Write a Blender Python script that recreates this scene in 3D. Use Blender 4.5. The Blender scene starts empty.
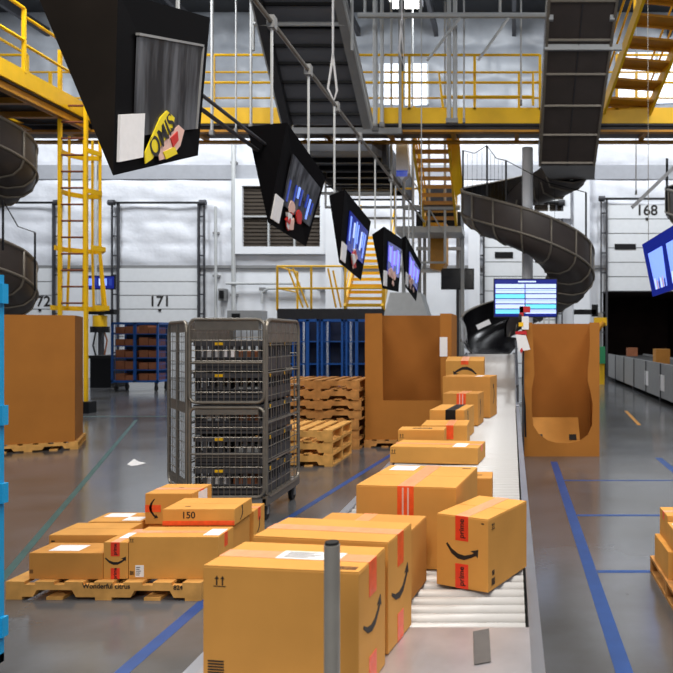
import bpy, bmesh, math, random
from mathutils import Vector, Matrix
random.seed(7)
S = bpy.context.scene
C = S.collection
PI = math.pi
F = 720.0      # focal length in pixels of the 673 px frame
EYE = 1.6

# ---------------------------------------------------------------- camera, world, lights, exposure
cam = bpy.data.cameras.new('camera'); camo = bpy.data.objects.new('camera', cam); C.objects.link(camo)
cam.sensor_width = 36.0; cam.lens = 36.0 * F / 673.0
cam.shift_x = -(512 - 336.5) / 673.0
cam.clip_end = 200
cam.dof.use_dof = True; cam.dof.focus_distance = 3.6; cam.dof.aperture_fstop = 6.3
camo.location = (0, 0, EYE); camo.rotation_euler = (PI / 2, 0, 0)
S.camera = camo
W = bpy.data.worlds.new('world'); S.world = W; W.use_nodes = True
bg = W.node_tree.nodes['Background']; bg.inputs[0].default_value = (0.80, 0.86, 1.0, 1); bg.inputs[1].default_value = 0.23
S.view_settings.view_transform = 'Standard'; S.view_settings.look = 'None'
S.view_settings.gamma = 1; S.view_settings.exposure = 0.06

def area(name, loc, size, power, color=(1, 1, 1), sy=None, tilt=0, ty=0):
    l = bpy.data.lights.new(name, 'AREA'); l.energy = power; l.color = color
    l.shape = 'RECTANGLE'; l.size = size; l.size_y = sy or size
    o = bpy.data.objects.new(name, l); C.objects.link(o); o.location = loc; o.rotation_euler = (tilt, ty, 0)
    return o
area('high_bay_light_near', (0.6, 2.2, 8.5), 2.4, 520, (1.0, 0.93, 0.84), 2.4)
area('high_bay_light_behind', (-.6, -3.5, 6.5), 2.4, 330, (1.0, 0.95, 0.88), 2.4, tilt=.6)
area('high_bay_light_left', (-5, 5.5, 8.5), 2.4, 330, (1.0, 0.96, 0.9), 2.4)
area('high_bay_light_right', (4.2, 6.5, 8.5), 2.4, 380, (0.92, 0.96, 1.0), 2.4)
area('high_bay_light_mid', (-8, 12, 10.5), 2.5, 560, (0.95, 0.97, 1.0), 2.5)
area('high_bay_light_mid_right', (5, 12.5, 10.5), 2.5, 420, (0.95, 0.97, 1.0), 2.5)
for i, x in enumerate((-17, -9, -1, 7)):
    area('high_bay_light_far_%d' % i, (x, 22, 12.2), 3, 640, (0.92, 0.96, 1.0), 3, 0.55)

# ---------------------------------------------------------------- helpers
def lin(c): return tuple(((v / 255) / 12.92 if v / 255 <= .04045 else ((v / 255 + .055) / 1.055) ** 2.4) for v in c)
def mat(name, rgb, rough=0.6, metal=0.0, var=0.0, scale=6.0, bump=0.0, bscale=30.0, emit=None, estr=1.0, spec=0.5, alpha=None):
    m = bpy.data.materials.new(name); m.use_nodes = True
    nt = m.node_tree; b = nt.nodes['Principled BSDF']
    col = lin(rgb) + (1,)
    b.inputs['Base Color'].default_value = col
    b.inputs['Roughness'].default_value = rough; b.inputs['Metallic'].default_value = metal
    b.inputs['Specular IOR Level'].default_value = spec
    if alpha is not None: b.inputs['Alpha'].default_value = alpha
    tc = nt.nodes.new('ShaderNodeTexCoord')
    if var > 0:
        n = nt.nodes.new('ShaderNodeTexNoise'); n.inputs['Scale'].default_value = scale; n.inputs['Detail'].default_value = 4
        nt.links.new(tc.outputs['Object'], n.inputs['Vector'])
        r = nt.nodes.new('ShaderNodeValToRGB')
        r.color_ramp.elements[0].position = .3; r.color_ramp.elements[1].position = .7
        r.color_ramp.elements[0].color = tuple(v * (1 - var) for v in col[:3]) + (1,)
        r.color_ramp.elements[1].color = tuple(min(1, v * (1 + var)) for v in col[:3]) + (1,)
        nt.links.new(n.outputs['Fac'], r.inputs[0]); nt.links.new(r.outputs[0], b.inputs['Base Color'])
    if bump > 0:
        n = nt.nodes.new('ShaderNodeTexNoise'); n.inputs['Scale'].default_value = bscale
        nt.links.new(tc.outputs['Object'], n.inputs['Vector'])
        bp = nt.nodes.new('ShaderNodeBump'); bp.inputs['Strength'].default_value = bump; bp.inputs['Distance'].default_value = .02
        nt.links.new(n.outputs['Fac'], bp.inputs['Height']); nt.links.new(bp.outputs[0], b.inputs['Normal'])
    if emit:
        b.inputs['Emission Color'].default_value = lin(emit) + (1,); b.inputs['Emission Strength'].default_value = estr
    return m

M = dict(
    card=mat('cardboard', (212, 152, 74), .75, var=.07, scale=5, spec=.25),
    card2=mat('cardboard_brown', (200, 140, 68), .8, var=.06, scale=5, spec=.25),
    gay=mat('gaylord_board', (170, 110, 48), .85, var=.06, scale=2.5, spec=.2),
    gayin=mat('gaylord_board_inside', (162, 102, 44), .85, var=.06, scale=2.5, spec=.2),
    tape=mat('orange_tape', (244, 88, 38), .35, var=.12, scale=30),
    tapeglare=mat('tape_top_glare', (238, 158, 110), .3, var=.1, scale=30),  # tape on box tops, paler because glare is painted into its colour
    redtape=mat('red_tape', (232, 62, 34), .4, var=.1, scale=30),
    ink=mat('black_ink', (28, 22, 20), .6),
    inkbrown=mat('brown_ink', (92, 56, 30), .7),
    paper=mat('white_paper', (238, 236, 236), .5, var=.03, scale=30),
    wood=mat('pallet_wood', (214, 160, 88), .8, var=.2, scale=9, spec=.2),
    wood2=mat('old_pallet_wood', (186, 132, 74), .85, var=.25, scale=9, spec=.2),
    alu=mat('aluminium', (190, 192, 200), .3, .85, var=.06, scale=5),
    plate=mat('brushed_steel', (206, 203, 208), .3, .7, var=.12, scale=7, bump=.05, bscale=12),
    roller=mat('cream_roller', (196, 193, 190), .4, var=.06, scale=8),
    steel=mat('painted_grey_steel', (140, 140, 140), .5, .2, var=.06),
    lsteel=mat('light_grey_steel', (186, 188, 188), .5, .2, var=.05),
    dsteel=mat('dark_grey_steel', (62, 62, 66), .5, .3, var=.1),
    galv=mat('galvanised_tube', (128, 122, 113), .4, .6, var=.1, scale=12),
    black=mat('black_plastic', (14, 14, 16), .45, var=.1, spec=.3),
    blacks=mat('black_glossy_plastic', (10, 11, 16), .15, var=.1),
    signb=mat('black_board', (7, 6, 8), .7, var=.12, spec=.06),
    signside=mat('worn_black_board', (32, 27, 23), .75, var=.3, scale=2.5, spec=.08),
    rubber=mat('black_rubber', (22, 22, 22), .7),
    yellow=mat('safety_yellow', (248, 194, 8), .45, var=.06, scale=3),
    yellow2=mat('dull_yellow_steel', (196, 134, 26), .5, var=.15, scale=3),
    rust=mat('rung_brown', (120, 62, 40), .6),
    blue=mat('blue_enamel', (20, 82, 158), .4, var=.1),
    bluebright=mat('bright_blue_enamel', (24, 150, 205), .35, var=.05),
    darkblue=mat('dark_blue_panel', (12, 30, 64), .5, var=.2),
    tote=mat('grey_plastic_tote', (70, 70, 74), .45, var=.15),
    chute=mat('chute_brown_plastic', (70, 62, 58), .42, var=.12, scale=3),
    chutein=mat('chute_inner_black', (22, 21, 24), .25),
    rib=mat('chute_rib', (128, 120, 108), .45, .3, var=.1),
    wall=mat('white_wall_panel', (226, 228, 232), .6, var=.03, scale=2),
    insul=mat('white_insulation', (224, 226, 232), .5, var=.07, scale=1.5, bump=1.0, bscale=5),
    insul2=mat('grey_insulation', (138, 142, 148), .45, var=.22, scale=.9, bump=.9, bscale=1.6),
    greyband=mat('grey_band', (160, 162, 168), .6, var=.05),
    door=mat('white_door_panel', (222, 224, 226), .45, var=.03),
    louver=mat('louver_brown', (62, 54, 46), .7, spec=.2),
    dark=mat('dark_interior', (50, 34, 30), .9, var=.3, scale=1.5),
    ceil=mat('dark_ceiling', (46, 48, 52), .8, var=.2, scale=.8),
    belt=mat('belt_dark', (98, 100, 106), .55, .1, var=.12, scale=1.5),
    ftblue=mat('blue_floor_tape', (28, 66, 126), .45, var=.15, scale=6),
    ftteal=mat('teal_floor_tape', (38, 80, 78), .45, var=.2, scale=6),
    red=mat('red_plastic', (196, 30, 38), .4),
    green=mat('green_device', (50, 150, 96), .4),
    pole=mat('grey_post_metal', (158, 155, 148), .4, .3, var=.1, scale=10),
    duct=mat('grey_duct_tape', (84, 80, 78), .9, var=.15, scale=20),
    window=mat('daylight_window', (230, 238, 245), .3, emit=(225, 235, 250), estr=1.1),
    lamp=mat('lit_lamp', (255, 255, 255), .3, emit=(255, 252, 245), estr=14),
    film=mat('screen_film', (74, 76, 82), .4, 0, spec=.3),
    scr=mat('screen_blue', (20, 30, 80), .2, emit=(36, 58, 150), estr=.9),
    scrl=mat('screen_light_blue', (120, 150, 240), .2, emit=(120, 150, 250), estr=1.0),
    scrv=mat('screen_violet', (120, 110, 240), .2, emit=(120, 104, 245), estr=1.0),
    scrc=mat('screen_cyan', (100, 200, 225), .2, emit=(110, 205, 228), estr=.9),
    scrp=mat('screen_pale', (190, 205, 240), .2, emit=(178, 196, 238), estr=.9),
    scrn=mat('screen_navy', (12, 22, 90), .2, emit=(16, 30, 120), estr=.8),
    stk=mat('yellow_sticker', (240, 216, 30), .4), stkr=mat('red_sticker', (205, 44, 34), .4), stkp=mat('pink_sticker', (232, 190, 176), .4),
    tan=mat('tan_carton', (150, 92, 60), .8, var=.15),
)
# crumpled film: its reflections are painted into the colour as pale streaks
nt = M['film'].node_tree; b = nt.nodes['Principled BSDF']
tc = nt.nodes.new('ShaderNodeTexCoord'); mp = nt.nodes.new('ShaderNodeMapping'); mp.inputs['Scale'].default_value = (14, 14, 1.6)
n = nt.nodes.new('ShaderNodeTexNoise'); n.inputs['Scale'].default_value = 1.0; n.inputs['Detail'].default_value = 3
r = nt.nodes.new('ShaderNodeValToRGB'); r.color_ramp.elements[0].position = .42; r.color_ramp.elements[1].position = .66
r.color_ramp.elements[0].color = (.012, .012, .016, 1); r.color_ramp.elements[1].color = (.11, .115, .13, 1)
nt.links.new(tc.outputs['Object'], mp.inputs[0]); nt.links.new(mp.outputs[0], n.inputs['Vector']); nt.links.new(n.outputs['Fac'], r.inputs[0]); nt.links.new(r.outputs[0], b.inputs['Base Color'])
bp = nt.nodes.new('ShaderNodeBump'); bp.inputs['Strength'].default_value = .5; nt.links.new(n.outputs['Fac'], bp.inputs['Height']); nt.links.new(bp.outputs[0], b.inputs['Normal'])

# floor material: polished concrete
fm = mat('polished_concrete', (106, 108, 112), .2)
nt = fm.node_tree; b = nt.nodes['Principled BSDF']; tc = nt.nodes.new('ShaderNodeTexCoord')
n = nt.nodes.new('ShaderNodeTexNoise'); n.inputs['Scale'].default_value = .55; n.inputs['Detail'].default_value = 8; n.inputs['Roughness'].default_value = .6
nt.links.new(tc.outputs['Object'], n.inputs['Vector'])
r = nt.nodes.new('ShaderNodeValToRGB'); r.color_ramp.elements[0].position = .3; r.color_ramp.elements[1].position = .72
r.color_ramp.elements[0].color = lin((70, 67, 62)) + (1,); r.color_ramp.elements[1].color = lin((104, 106, 111)) + (1,)
nt.links.new(n.outputs['Fac'], r.inputs[0]); nt.links.new(r.outputs[0], b.inputs['Base Color'])
n2 = nt.nodes.new('ShaderNodeTexNoise'); n2.inputs['Scale'].default_value = 1.3; n2.inputs['Detail'].default_value = 5
nt.links.new(tc.outputs['Object'], n2.inputs['Vector'])
mr = nt.nodes.new('ShaderNodeMapRange'); mr.inputs[3].default_value = .1; mr.inputs[4].default_value = .24
nt.links.new(n2.outputs['Fac'], mr.inputs[0]); nt.links.new(mr.outputs[0], b.inputs['Roughness'])
b.inputs['Specular IOR Level'].default_value = .75
M['floor'] = fm

class MB:
    def __init__(s): s.v = []; s.f = []; s.mi = []; s.mats = []
    def _m(s, m):
        if m not in s.mats: s.mats.append(m)
        return s.mats.index(m)
    def add(s, vs, fs, m):
        o = len(s.v); s.v += [tuple(v) for v in vs]; k = s._m(m)
        for f in fs: s.f.append([i + o for i in f]); s.mi.append(k)
        return s
    def box(s, x0, x1, y0, y1, z0, z1, m):
        vs = [(x, y, z) for z in (z0, z1) for y in (y0, y1) for x in (x0, x1)]
        return s.add(vs, [(0, 2, 3, 1), (4, 5, 7, 6), (0, 1, 5, 4), (2, 6, 7, 3), (0, 4, 6, 2), (1, 3, 7, 5)], m)
    def bar(s, a, b, w, h, m, up=(0, 0, 1)):
        a = Vector(a); b = Vector(b); d = (b - a).normalized(); u = Vector(up)
        if abs(d.dot(u)) > .99: u = Vector((0, 1, 0))
        x = d.cross(u).normalized(); z = x.cross(d).normalized(); vs = []
        for p in (a, b):
            for sx, sz in ((-1, -1), (1, -1), (1, 1), (-1, 1)): vs.append(p + x * sx * w / 2 + z * sz * h / 2)
        return s.add(vs, [(3, 2, 1, 0), (4, 5, 6, 7), (0, 1, 5, 4), (1, 2, 6, 5), (2, 3, 7, 6), (3, 0, 4, 7)], m)
    def tube(s, pts, r, m, n=8):
        pts = [Vector(p) for p in pts]; vs = []; fs = []; up = None
        for i, p in enumerate(pts):
            if i == 0: d = pts[1] - p
            elif i == len(pts) - 1: d = p - pts[i - 1]
            else: d = (pts[i + 1] - p).normalized() + (p - pts[i - 1]).normalized()
            d.normalize()
            if up is None: up = Vector((0, 0, 1)) if abs(d.z) < .9 else Vector((0, 1, 0))
            x = d.cross(up)
            if x.length < 1e-4: x = d.cross(Vector((1, 0, 0)))
            x.normalize(); up = x.cross(d).normalized()
            for k in range(n): a = 2 * PI * k / n; vs.append(p + x * math.cos(a) * r + up * math.sin(a) * r)
        for i in range(len(pts) - 1):
            for k in range(n): fs.append((i * n + k, i * n + (k + 1) % n, (i + 1) * n + (k + 1) % n, (i + 1) * n + k))
        fs.append(tuple(range(n))[::-1]); fs.append(tuple((len(pts) - 1) * n + k for k in range(n)))
        return s.add(vs, fs, m)
    def prism(s, poly, vec, m):
        n = len(poly); v = Vector(vec); vs = [Vector(p) for p in poly] + [Vector(p) + v for p in poly]
        return s.add(vs, [tuple(range(n))[::-1], tuple(range(n, 2 * n))] + [(i, (i + 1) % n, n + (i + 1) % n, n + i) for i in range(n)], m)
    def build(s, name, parent=None, loc=None, smooth=False, bevel=0):
        me = bpy.data.meshes.new(name); me.from_pydata(s.v, [], s.f)
        for m in s.mats: me.materials.append(M[m])
        for p, k in zip(me.polygons, s.mi): p.material_index = k; p.use_smooth = smooth
        bm = bmesh.new(); bm.from_mesh(me); bmesh.ops.recalc_face_normals(bm, faces=bm.faces)
        if bevel: bmesh.ops.bevel(bm, geom=list(bm.edges), offset=bevel, segments=2, affect='EDGES', profile=.6)
        bm.to_mesh(me); bm.free(); me.update()
        o = bpy.data.objects.new(name, me); C.objects.link(o)
        if loc: o.location = loc
        if parent: o.parent = parent
        return o
def tag(o, label=None, cat=None, group=None, kind=None):
    if label: o['label'] = label
    if cat: o['category'] = cat
    if group: o['group'] = group
    if kind: o['kind'] = kind
    return o
def thing(name, label, cat, loc=(0, 0, 0), rz=0, group=None):
    o = bpy.data.objects.new(name, None); C.objects.link(o); o.location = loc; o.rotation_euler = (0, 0, rz)
    o.empty_display_size = .1
    return tag(o, label, cat, group)
def struct(o): o['kind'] = 'structure'; return o
def dup(root, loc, rz, label, group=None):
    def cp(o, par):
        c = o.copy(); C.objects.link(c); c.parent = par
        for ch in kids.get(o.name, []): cp(ch, c)
        return c
    kids = {}
    def walk(o):
        for x in list(o.children): kids.setdefault(o.name, []).append(x); walk(x)
    walk(root)
    r = cp(root, None); r.location = loc; r.rotation_euler = (0, 0, rz); r['label'] = label
    if group: r['group'] = group
    return r
def at(px, py, d): return Vector(((px - 512) * d / F, d, EYE - (py - 336) * d / F))
def X(px, d): return (px - 512) * d / F
def Z(py, d): return EYE - (py - 336) * d / F
def textmesh(name, txt, size, m, parent, origin, u, v, nrm, off=.002, align='CENTER'):
    cu = bpy.data.curves.new('t', 'FONT'); cu.body = txt; cu.size = size; cu.align_x = align; cu.align_y = 'CENTER'; cu.extrude = .0004; cu.offset = size * .018
    to = bpy.data.objects.new('t', cu); C.objects.link(to)
    bpy.context.view_layer.update()
    me = bpy.data.meshes.new_from_object(to.evaluated_get(bpy.context.evaluated_depsgraph_get()))
    bpy.data.objects.remove(to)
    u = Vector(u).normalized(); v = Vector(v).normalized(); nrm = Vector(nrm).normalized()
    for vt in me.vertices: vt.co = Vector(origin) + u * vt.co.x + v * vt.co.y + nrm * (vt.co.z + off)
    me.materials.clear(); me.materials.append(M[m])
    o = bpy.data.objects.new(name, me); C.objects.link(o)
    if parent: o.parent = parent
    return o

# ---------------------------------------------------------------- building shell
WY = 28.0
struct(MB().box(-28, 16, -3, 34, -.1, 0, 'floor').build('floor'))
op = (X(603, WY), X(700, WY), 3.35)      # open dock beside the grey conveyor
wb = MB().box(-28, op[0], WY, WY + .2, 0, 4.3, 'wall').box(op[1], 16, WY, WY + .2, 0, 4.3, 'wall').box(op[0], op[1], WY, WY + .2, op[2], 4.3, 'wall')
wb.box(-28, 16, WY, WY + .2, 4.3, 14.3, 'wall')
wallb = struct(wb.build('wall_back'))
def pillows(x0, x1, z0, z1, pw, ph, amp, m, name):
    nx = int((x1 - x0) / .17); nz = int((z1 - z0) / .1); vs = []; fs = []
    for j in range(nz + 1):
        for i in range(nx + 1):
            x = x0 + (x1 - x0) * i / nx; z = z0 + (z1 - z0) * j / nz
            row = math.floor((z - z0) / ph); uu = ((x / pw + row * .37) % 1); vv = ((z - z0) / ph) % 1
            h = amp * (math.sin(PI * uu) ** .4) * (math.sin(PI * vv) ** .5) + .012 * math.sin(x * 5.1 + z * 3) + .012 * math.sin(z * 9 + x * 2.3)
            vs.append((x, WY - .02 - max(0, h), z))
    for j in range(nz):
        for i in range(nx): a = j * (nx + 1) + i; fs.append((a, a + 1, a + nx + 2, a + nx + 1))
    return MB().add(vs, fs, m).build(name, wallb, smooth=True)
pillows(-28, 16, 4.35, 7.7, 2.3, .84, .085, 'insul', 'insulation')
pillows(-28, 16, 8.25, 10.3, 2.6, 1.03, .09, 'insul', 'insulation')
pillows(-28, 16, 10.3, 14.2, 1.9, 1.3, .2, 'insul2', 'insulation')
MB().box(-28, 16, WY - .1, WY, 7.7, 8.25, 'greyband').build('wall_band', wallb)
MB().box(-28, 16, WY - .12, WY, 4.25, 4.36, 'steel').build('wall_rail', wallb)
cl = MB().box(-28, 16, -3, 34, 14.2, 14.5, 'ceil')
for y in range(4, 29, 4): cl.box(-28, 16, y, y + .3, 13.5, 14.2, 'dsteel')
for x in range(-24, 16, 3): cl.box(x, x + .15, -3, 28, 13.2, 13.5, 'dsteel')
struct(cl.build('ceiling'))
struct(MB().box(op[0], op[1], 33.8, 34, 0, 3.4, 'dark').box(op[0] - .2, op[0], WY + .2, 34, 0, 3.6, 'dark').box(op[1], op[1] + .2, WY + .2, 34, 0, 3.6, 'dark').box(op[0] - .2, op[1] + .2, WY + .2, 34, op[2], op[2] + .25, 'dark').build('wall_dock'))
# upper windows
for i, (a, b_, c_, d_) in enumerate(((382, 428, 66, 106), (617, 655, 55, 104), (655, 700, 55, 104))):
    w = MB().box(X(a, WY), X(b_, WY), WY - .3, WY - .02, Z(d_, WY), Z(c_, WY), 'window')
    o = struct(w.build('window_%d' % (i + 1)))
    f = MB()
    for (xa, xb) in ((a - 1.5, a), (b_, b_ + 1.5), ((a + b_) / 2 - .6, (a + b_) / 2 + .6)): f.box(X(xa, WY), X(xb, WY), WY - .34, WY - .02, Z(d_, WY), Z(c_, WY), 'lsteel')
    f.build('window_frame', o)

# dock doors with tracks
def dock_door(i, px0, px1, zb, zt, num, track_top, vents=()):
    x0, x1 = X(px0, WY), X(px1, WY); n = round((zt - zb) / .55); h = (zt - zb) / n
    m = MB()
    for k in range(n): m.box(x0, x1, WY - .17, WY - .12, zb + k * h + .02, zb + (k + 1) * h - .015, 'door')
    m.box(x0, x1, WY - .14, WY - .1, zb, zt, 'steel')
    o = struct(m.build('door_%d' % i))
    t = MB()
    for x, s in ((x0, -1), (x1, 1)):
        t.box(x - .035, x + .035, WY - .26, WY - .14, 0, track_top, 'dsteel')
        t.box(x + s * .22 - .03, x + s * .22 + .03, WY - .26, WY - .2, 0, track_top, 'dsteel')
        for k in range(9): t.box(x + min(0, s * .22), x + max(0, s * .22), WY - .24, WY - .2, k * track_top / 9 + .2, k * track_top / 9 + .25, 'dsteel')
    t.tube([(x0 - .3, WY - .3, track_top), (x1 + .3, WY - .3, track_top)], .045, 'black')
    for x in (x0 - .2, x1 + .2): t.tube([(x - .12, WY - .3, track_top), (x + .12, WY - .3, track_top)], .11, 'dsteel', 12)
    t.build('door_track', o)
    if num:
        xx = X(num[1], WY); textmesh('door_number', num[0], 0.56, 'ink', o, (xx, WY - .18, Z(num[2], WY)), (1, 0, 0), (0, 0, 1), (0, -1, 0))
        MB().box(xx - .05, xx + .05, WY - .2, WY - .165, Z(num[2] + 9.5, WY), Z(num[2] + 7, WY), 'ink').build('door_mark', o)
    for v in vents: MB().box(X(v[0], WY), X(v[1], WY), WY - .2, WY - .16, Z(v[3], WY), Z(v[2], WY), 'black').build('door_vent', o)
dock_door(1, -30, 57, 0, 4.25, ('172', 43, 301.5), 6.75)
dock_door(2, 121, 201, 0, 4.25, ('171', 162, 301.5), 6.75)
dock_door(3, 484, 556, 0, 5.6, None, 6.75, ((495, 513, 252, 258),))
dock_door(4, 606, 690, 3.35, 6.7, ('168', 646, 211), 6.9, ((614, 635, 244, 249.5),))

# louvers on the wall
def louver(px0, px1, py0, py1, label, name='ventilation_louver', cols=2):
    x0, x1, z0, z1 = X(px0, WY), X(px1, WY), Z(py1, WY), Z(py0, WY)
    o = thing(name, label, 'vent', ((x0 + x1) / 2, WY - .2, z0)); ox = -(x0 + x1) / 2; oy = -(WY - .2); oz = -z0
    f = MB(); t = .28
    for a in ((x0 - t, x1 + t, z1, z1 + t), (x0 - t, x1 + t, z0 - t, z0), (x0 - t, x0, z0, z1), (x1, x1 + t, z0, z1)): f.box(a[0], a[1], WY - .3, WY - .03, a[2], a[3], 'wall')
    for k in range(1, cols + 1): xx = x0 + (x1 - x0) * k / (cols + 1); f.box(xx - .03, xx + .03, WY - .27, WY - .05, z0, z1, 'lsteel')
    f.box(x0, x1, WY - .27, WY - .05, (z0 + z1) / 2 - .03, (z0 + z1) / 2 + .03, 'lsteel')
    f.build('frame', o, (ox, oy, oz))
    s = MB(); s.box(x0, x1, WY - .06, WY - .03, z0, z1, 'dark'); n = int((z1 - z0) / .14)
    for k in range(n): zz = z0 + (k + .5) * (z1 - z0) / n; s.prism([(x0, WY - .17, zz - .075), (x0, WY - .155, zz - .08), (x0, WY - .1, zz + .06), (x0, WY - .115, zz + .065)], (x1 - x0, 0, 0), 'louver')
    s.build('slats', o, (ox, oy, oz))
louver(245, 322, 187, 247, 'large brown slatted louver in a white frame high on the back wall')
louver(534, 563, 190, 212, 'small slatted vent on the back wall behind the spiral chute', cols=1)

# conduits and pipes on the wall
for i, (px, ya, yb, r_, lab) in enumerate(((92, 150, 262, .05, 'thin vertical conduit on the wall left of the louver door track'), (231, 110, 330, .09, 'vertical pipe on the wall left of the large louver'),
        (213, 205, 345, .06, 'vertical conduit just right of dock door 171'), (582, 150, 330, .3, 'thick white wall column right of the spiral chute'), (474, 225, 300, .22, 'white wall column left of the spiral chute'), (333, 185, 315, .3, 'white wall column right of the large louver'))):
    m = MB(); p = at(px, yb, WY - .45); q = at(px, ya, WY - .45)
    if r_ < .2: m.tube([(p.x, p.y + .25, 0), (p.x, p.y + .25, q.z)], r_, 'lsteel')
    else: m.box(p.x - r_, p.x + r_, WY - .4, WY - .02, 0, q.z, 'wall')
    if r_ < .2:
        for k in range(4): m.box(p.x - .12, p.x + .12, WY - .2, WY - .01, .6 + k * q.z / 4, .68 + k * q.z / 4, 'steel')
    tag(m.build('wall_conduit' if r_ < .2 else 'wall_column'), lab, 'pipe' if r_ < .2 else 'column')
m = MB(); m.tube([at(262, 303, 27.7), at(262, 292, 27.7), at(268, 288, 27.7), at(326, 288, 27.7)], .05, 'lsteel'); m.tube([at(226, 283, 27.7), at(300, 283, 27.7)], .05, 'lsteel')
for p in (262, 300, 320): m.box(X(p, 27.7) - .1, X(p, 27.7) + .1, 27.65, 27.98, Z(290, 27.7), Z(287, 27.7), 'steel')
tag(m.build('bent_conduit'), 'grey bent conduit running along the wall behind the yellow platform railing', 'pipe')
# door controls between docks
m = MB().box(X(218, 27.6), X(224, 27.6), 27.6, 27.99, Z(300, 27.6), Z(288, 27.6), 'steel').box(X(219, 27.5), X(223, 27.5), 27.5, 27.6, Z(298, 27.5), Z(290, 27.5), 'black')
tag(m.build('door_control_box'), 'small grey control box on the wall right of dock door 171', 'control box')
m = MB().box(X(227, 27), X(262, 27), 27, 27.6, Z(322, 27), Z(310, 27), 'steel').box(X(232, 27), X(240, 27), 26.95, 27, Z(319, 27), Z(313, 27), 'black')
for p in (229, 259): m.box(X(p, 27) - .05, X(p, 27) + .05, 27.1, 27.5, 0, Z(322, 27), 'steel')
tag(m.build('electrical_cabinet'), 'low grey cabinet on legs against the wall under the louver', 'cabinet')

# ---------------------------------------------------------------- mezzanine walkway
WKD = 16.0; zt = Z(107, WKD); zk = Z(120, WKD); zb = Z(131, WKD)
wk = thing('mezzanine_walkway', 'yellow steel mezzanine walkway crossing the hall with railings', 'walkway', (0, WKD, zb))
L = (0, -WKD, -zb)
xl, xr = -16.5, 8.5
MB().box(xl, xr, WKD, WKD + .05, zk - .06, zt, 'yellow').box(xl, xr, WKD + 1.05, WKD + 1.1, zk, zt, 'yellow').build('kick_plate', wk, L)
m = MB().box(xl, xr, WKD + .02, WKD + 1.08, zk - .1, zk, 'dsteel')
m.box(xl, xr, WKD + .03, WKD + .2, zb, zb + .05, 'yellow2').box(xl, xr, WKD + .1, WKD + .13, zb, zk - .1, 'dsteel').box(xl, xr, WKD + .9, WKD + 1.07, zb, zb + .05, 'yellow2')
x = xl + .5
while x < xr: m.box(x, x + .1, WKD + .13, WKD + 1, zb + .05, zk - .1, 'yellow2'); x += 1.46
m.build('deck_beams', wk, L)
zr = Z(54, WKD)
posts_done = set()
def railing(m, a, b, h, n, r=.028):
    a = Vector(a); b = Vector(b); u = Vector((0, 0, 1))
    for k in range(n + 1):
        p = a.lerp(b, k / n); key = (round(p.x, 1), round(p.y, 1), round(p.z))
        if key not in posts_done: posts_done.add(key); m.bar(p, p + u * h, .06, .06, 'yellow')
    for f in (1, .5): m.tube([a + u * h * f, b + u * h * f], r, 'yellow', 6)
chx0, chx1 = .5, 2.15
for (xa, xb, nn) in ((X(213, WKD), X(540, WKD), 5), (X(617, WKD), 8.4, 2), (-9.2, X(213, WKD), 1), (-16.4, -10.8, 2)):
    m = MB(); railing(m, (xa, WKD + .03, zt - .05), (xb, WKD + .03, zt - .05), zr - zt + .05, nn); m.build('front_railing', wk, L)
m = MB(); railing(m, (xl, WKD + 1.07, zt - .05), (xr, WKD + 1.07, zt - .05), zr - zt + .05, 9, .022); m.build('rear_railing', wk, L)
# small gate in railing
m = MB(); p = [at(q[0], q[1], WKD - .06) for q in ((443, 107), (439, 72), (533, 72), (533, 105))]; m.tube(p, .03, 'yellow', 6); m.tube([at(441, 96, WKD - .06), at(533, 96, WKD - .06)], .025, 'yellow', 6)
m.build('railing_gate', wk, L)
# columns carrying the walkway
for px in (118, 600):
    xx = X(px, WKD + .9); m = MB()
    if px == 118: xx = -13.5
    if px == 600: xx = 5.6
    if px == 470: xx = -2.2
    m.box(xx - .1, xx + .1, WKD + .75, WKD + .95, 0, zb, 'lsteel').box(xx - .2, xx + .2, WKD + .65, WKD + 1.05, 0, .04, 'steel').build('column', wk, L)
# left branch running towards the camera
br = thing('side_walkway', 'yellow walkway branch running towards the camera above the left gaylord', 'walkway', (-9.9, 12.5, zb)); L2 = (9.9, -12.5, -zb)
bx0, bx1, by0, by1 = -10.8, -9.3, 9.5, WKD - .05
MB().box(bx1 - .05, bx1, by0, by1, zk - .04, zt, 'yellow').box(bx0, bx0 + .05, by0, by1, zk, zt, 'yellow').build('kick_plate', br, L2)
m = MB().box(bx0, bx1 - .05, by0, by1, zk - .08, zk - .02, 'dsteel').box(bx1 - .2, bx1 - .04, by0, by1, zb, zb + .05, 'yellow2').box(bx0, bx0 + .16, by0, by1, zb, zb + .05, 'yellow2').box(bx1 - .13, bx1 - .1, by0, by1, zb, zk - .08, 'yellow2')
y = by0 + .2
while y < by1: m.box(bx0 + .05, bx1 - .14, y, y + .12, zb + .05, zk - .08, 'yellow2'); y += .9
m.build('deck_beams', br, L2)
m = MB(); railing(m, (bx1 - .02, by0, zt - .05), (bx1 - .02, 13.75, zt - .05), zr - zt + .05, 3, .035)
railing(m, (bx1 - .02, 13.75, zt - .05), (bx1 - .02, WKD, zt - .05), zr - zt - .1, 1, .03); m.build('railing', br, L2)
m = MB(); railing(m, (bx0 + .02, by0, zt - .05), (bx0 + .02, WKD, zt - .05), zr - zt + .05, 4, .03); m.build('railing', br, L2)
MB().box(-10.7, -10.5, 11, 11.2, 0, zb, 'lsteel').build('column', br, L2)

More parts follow.
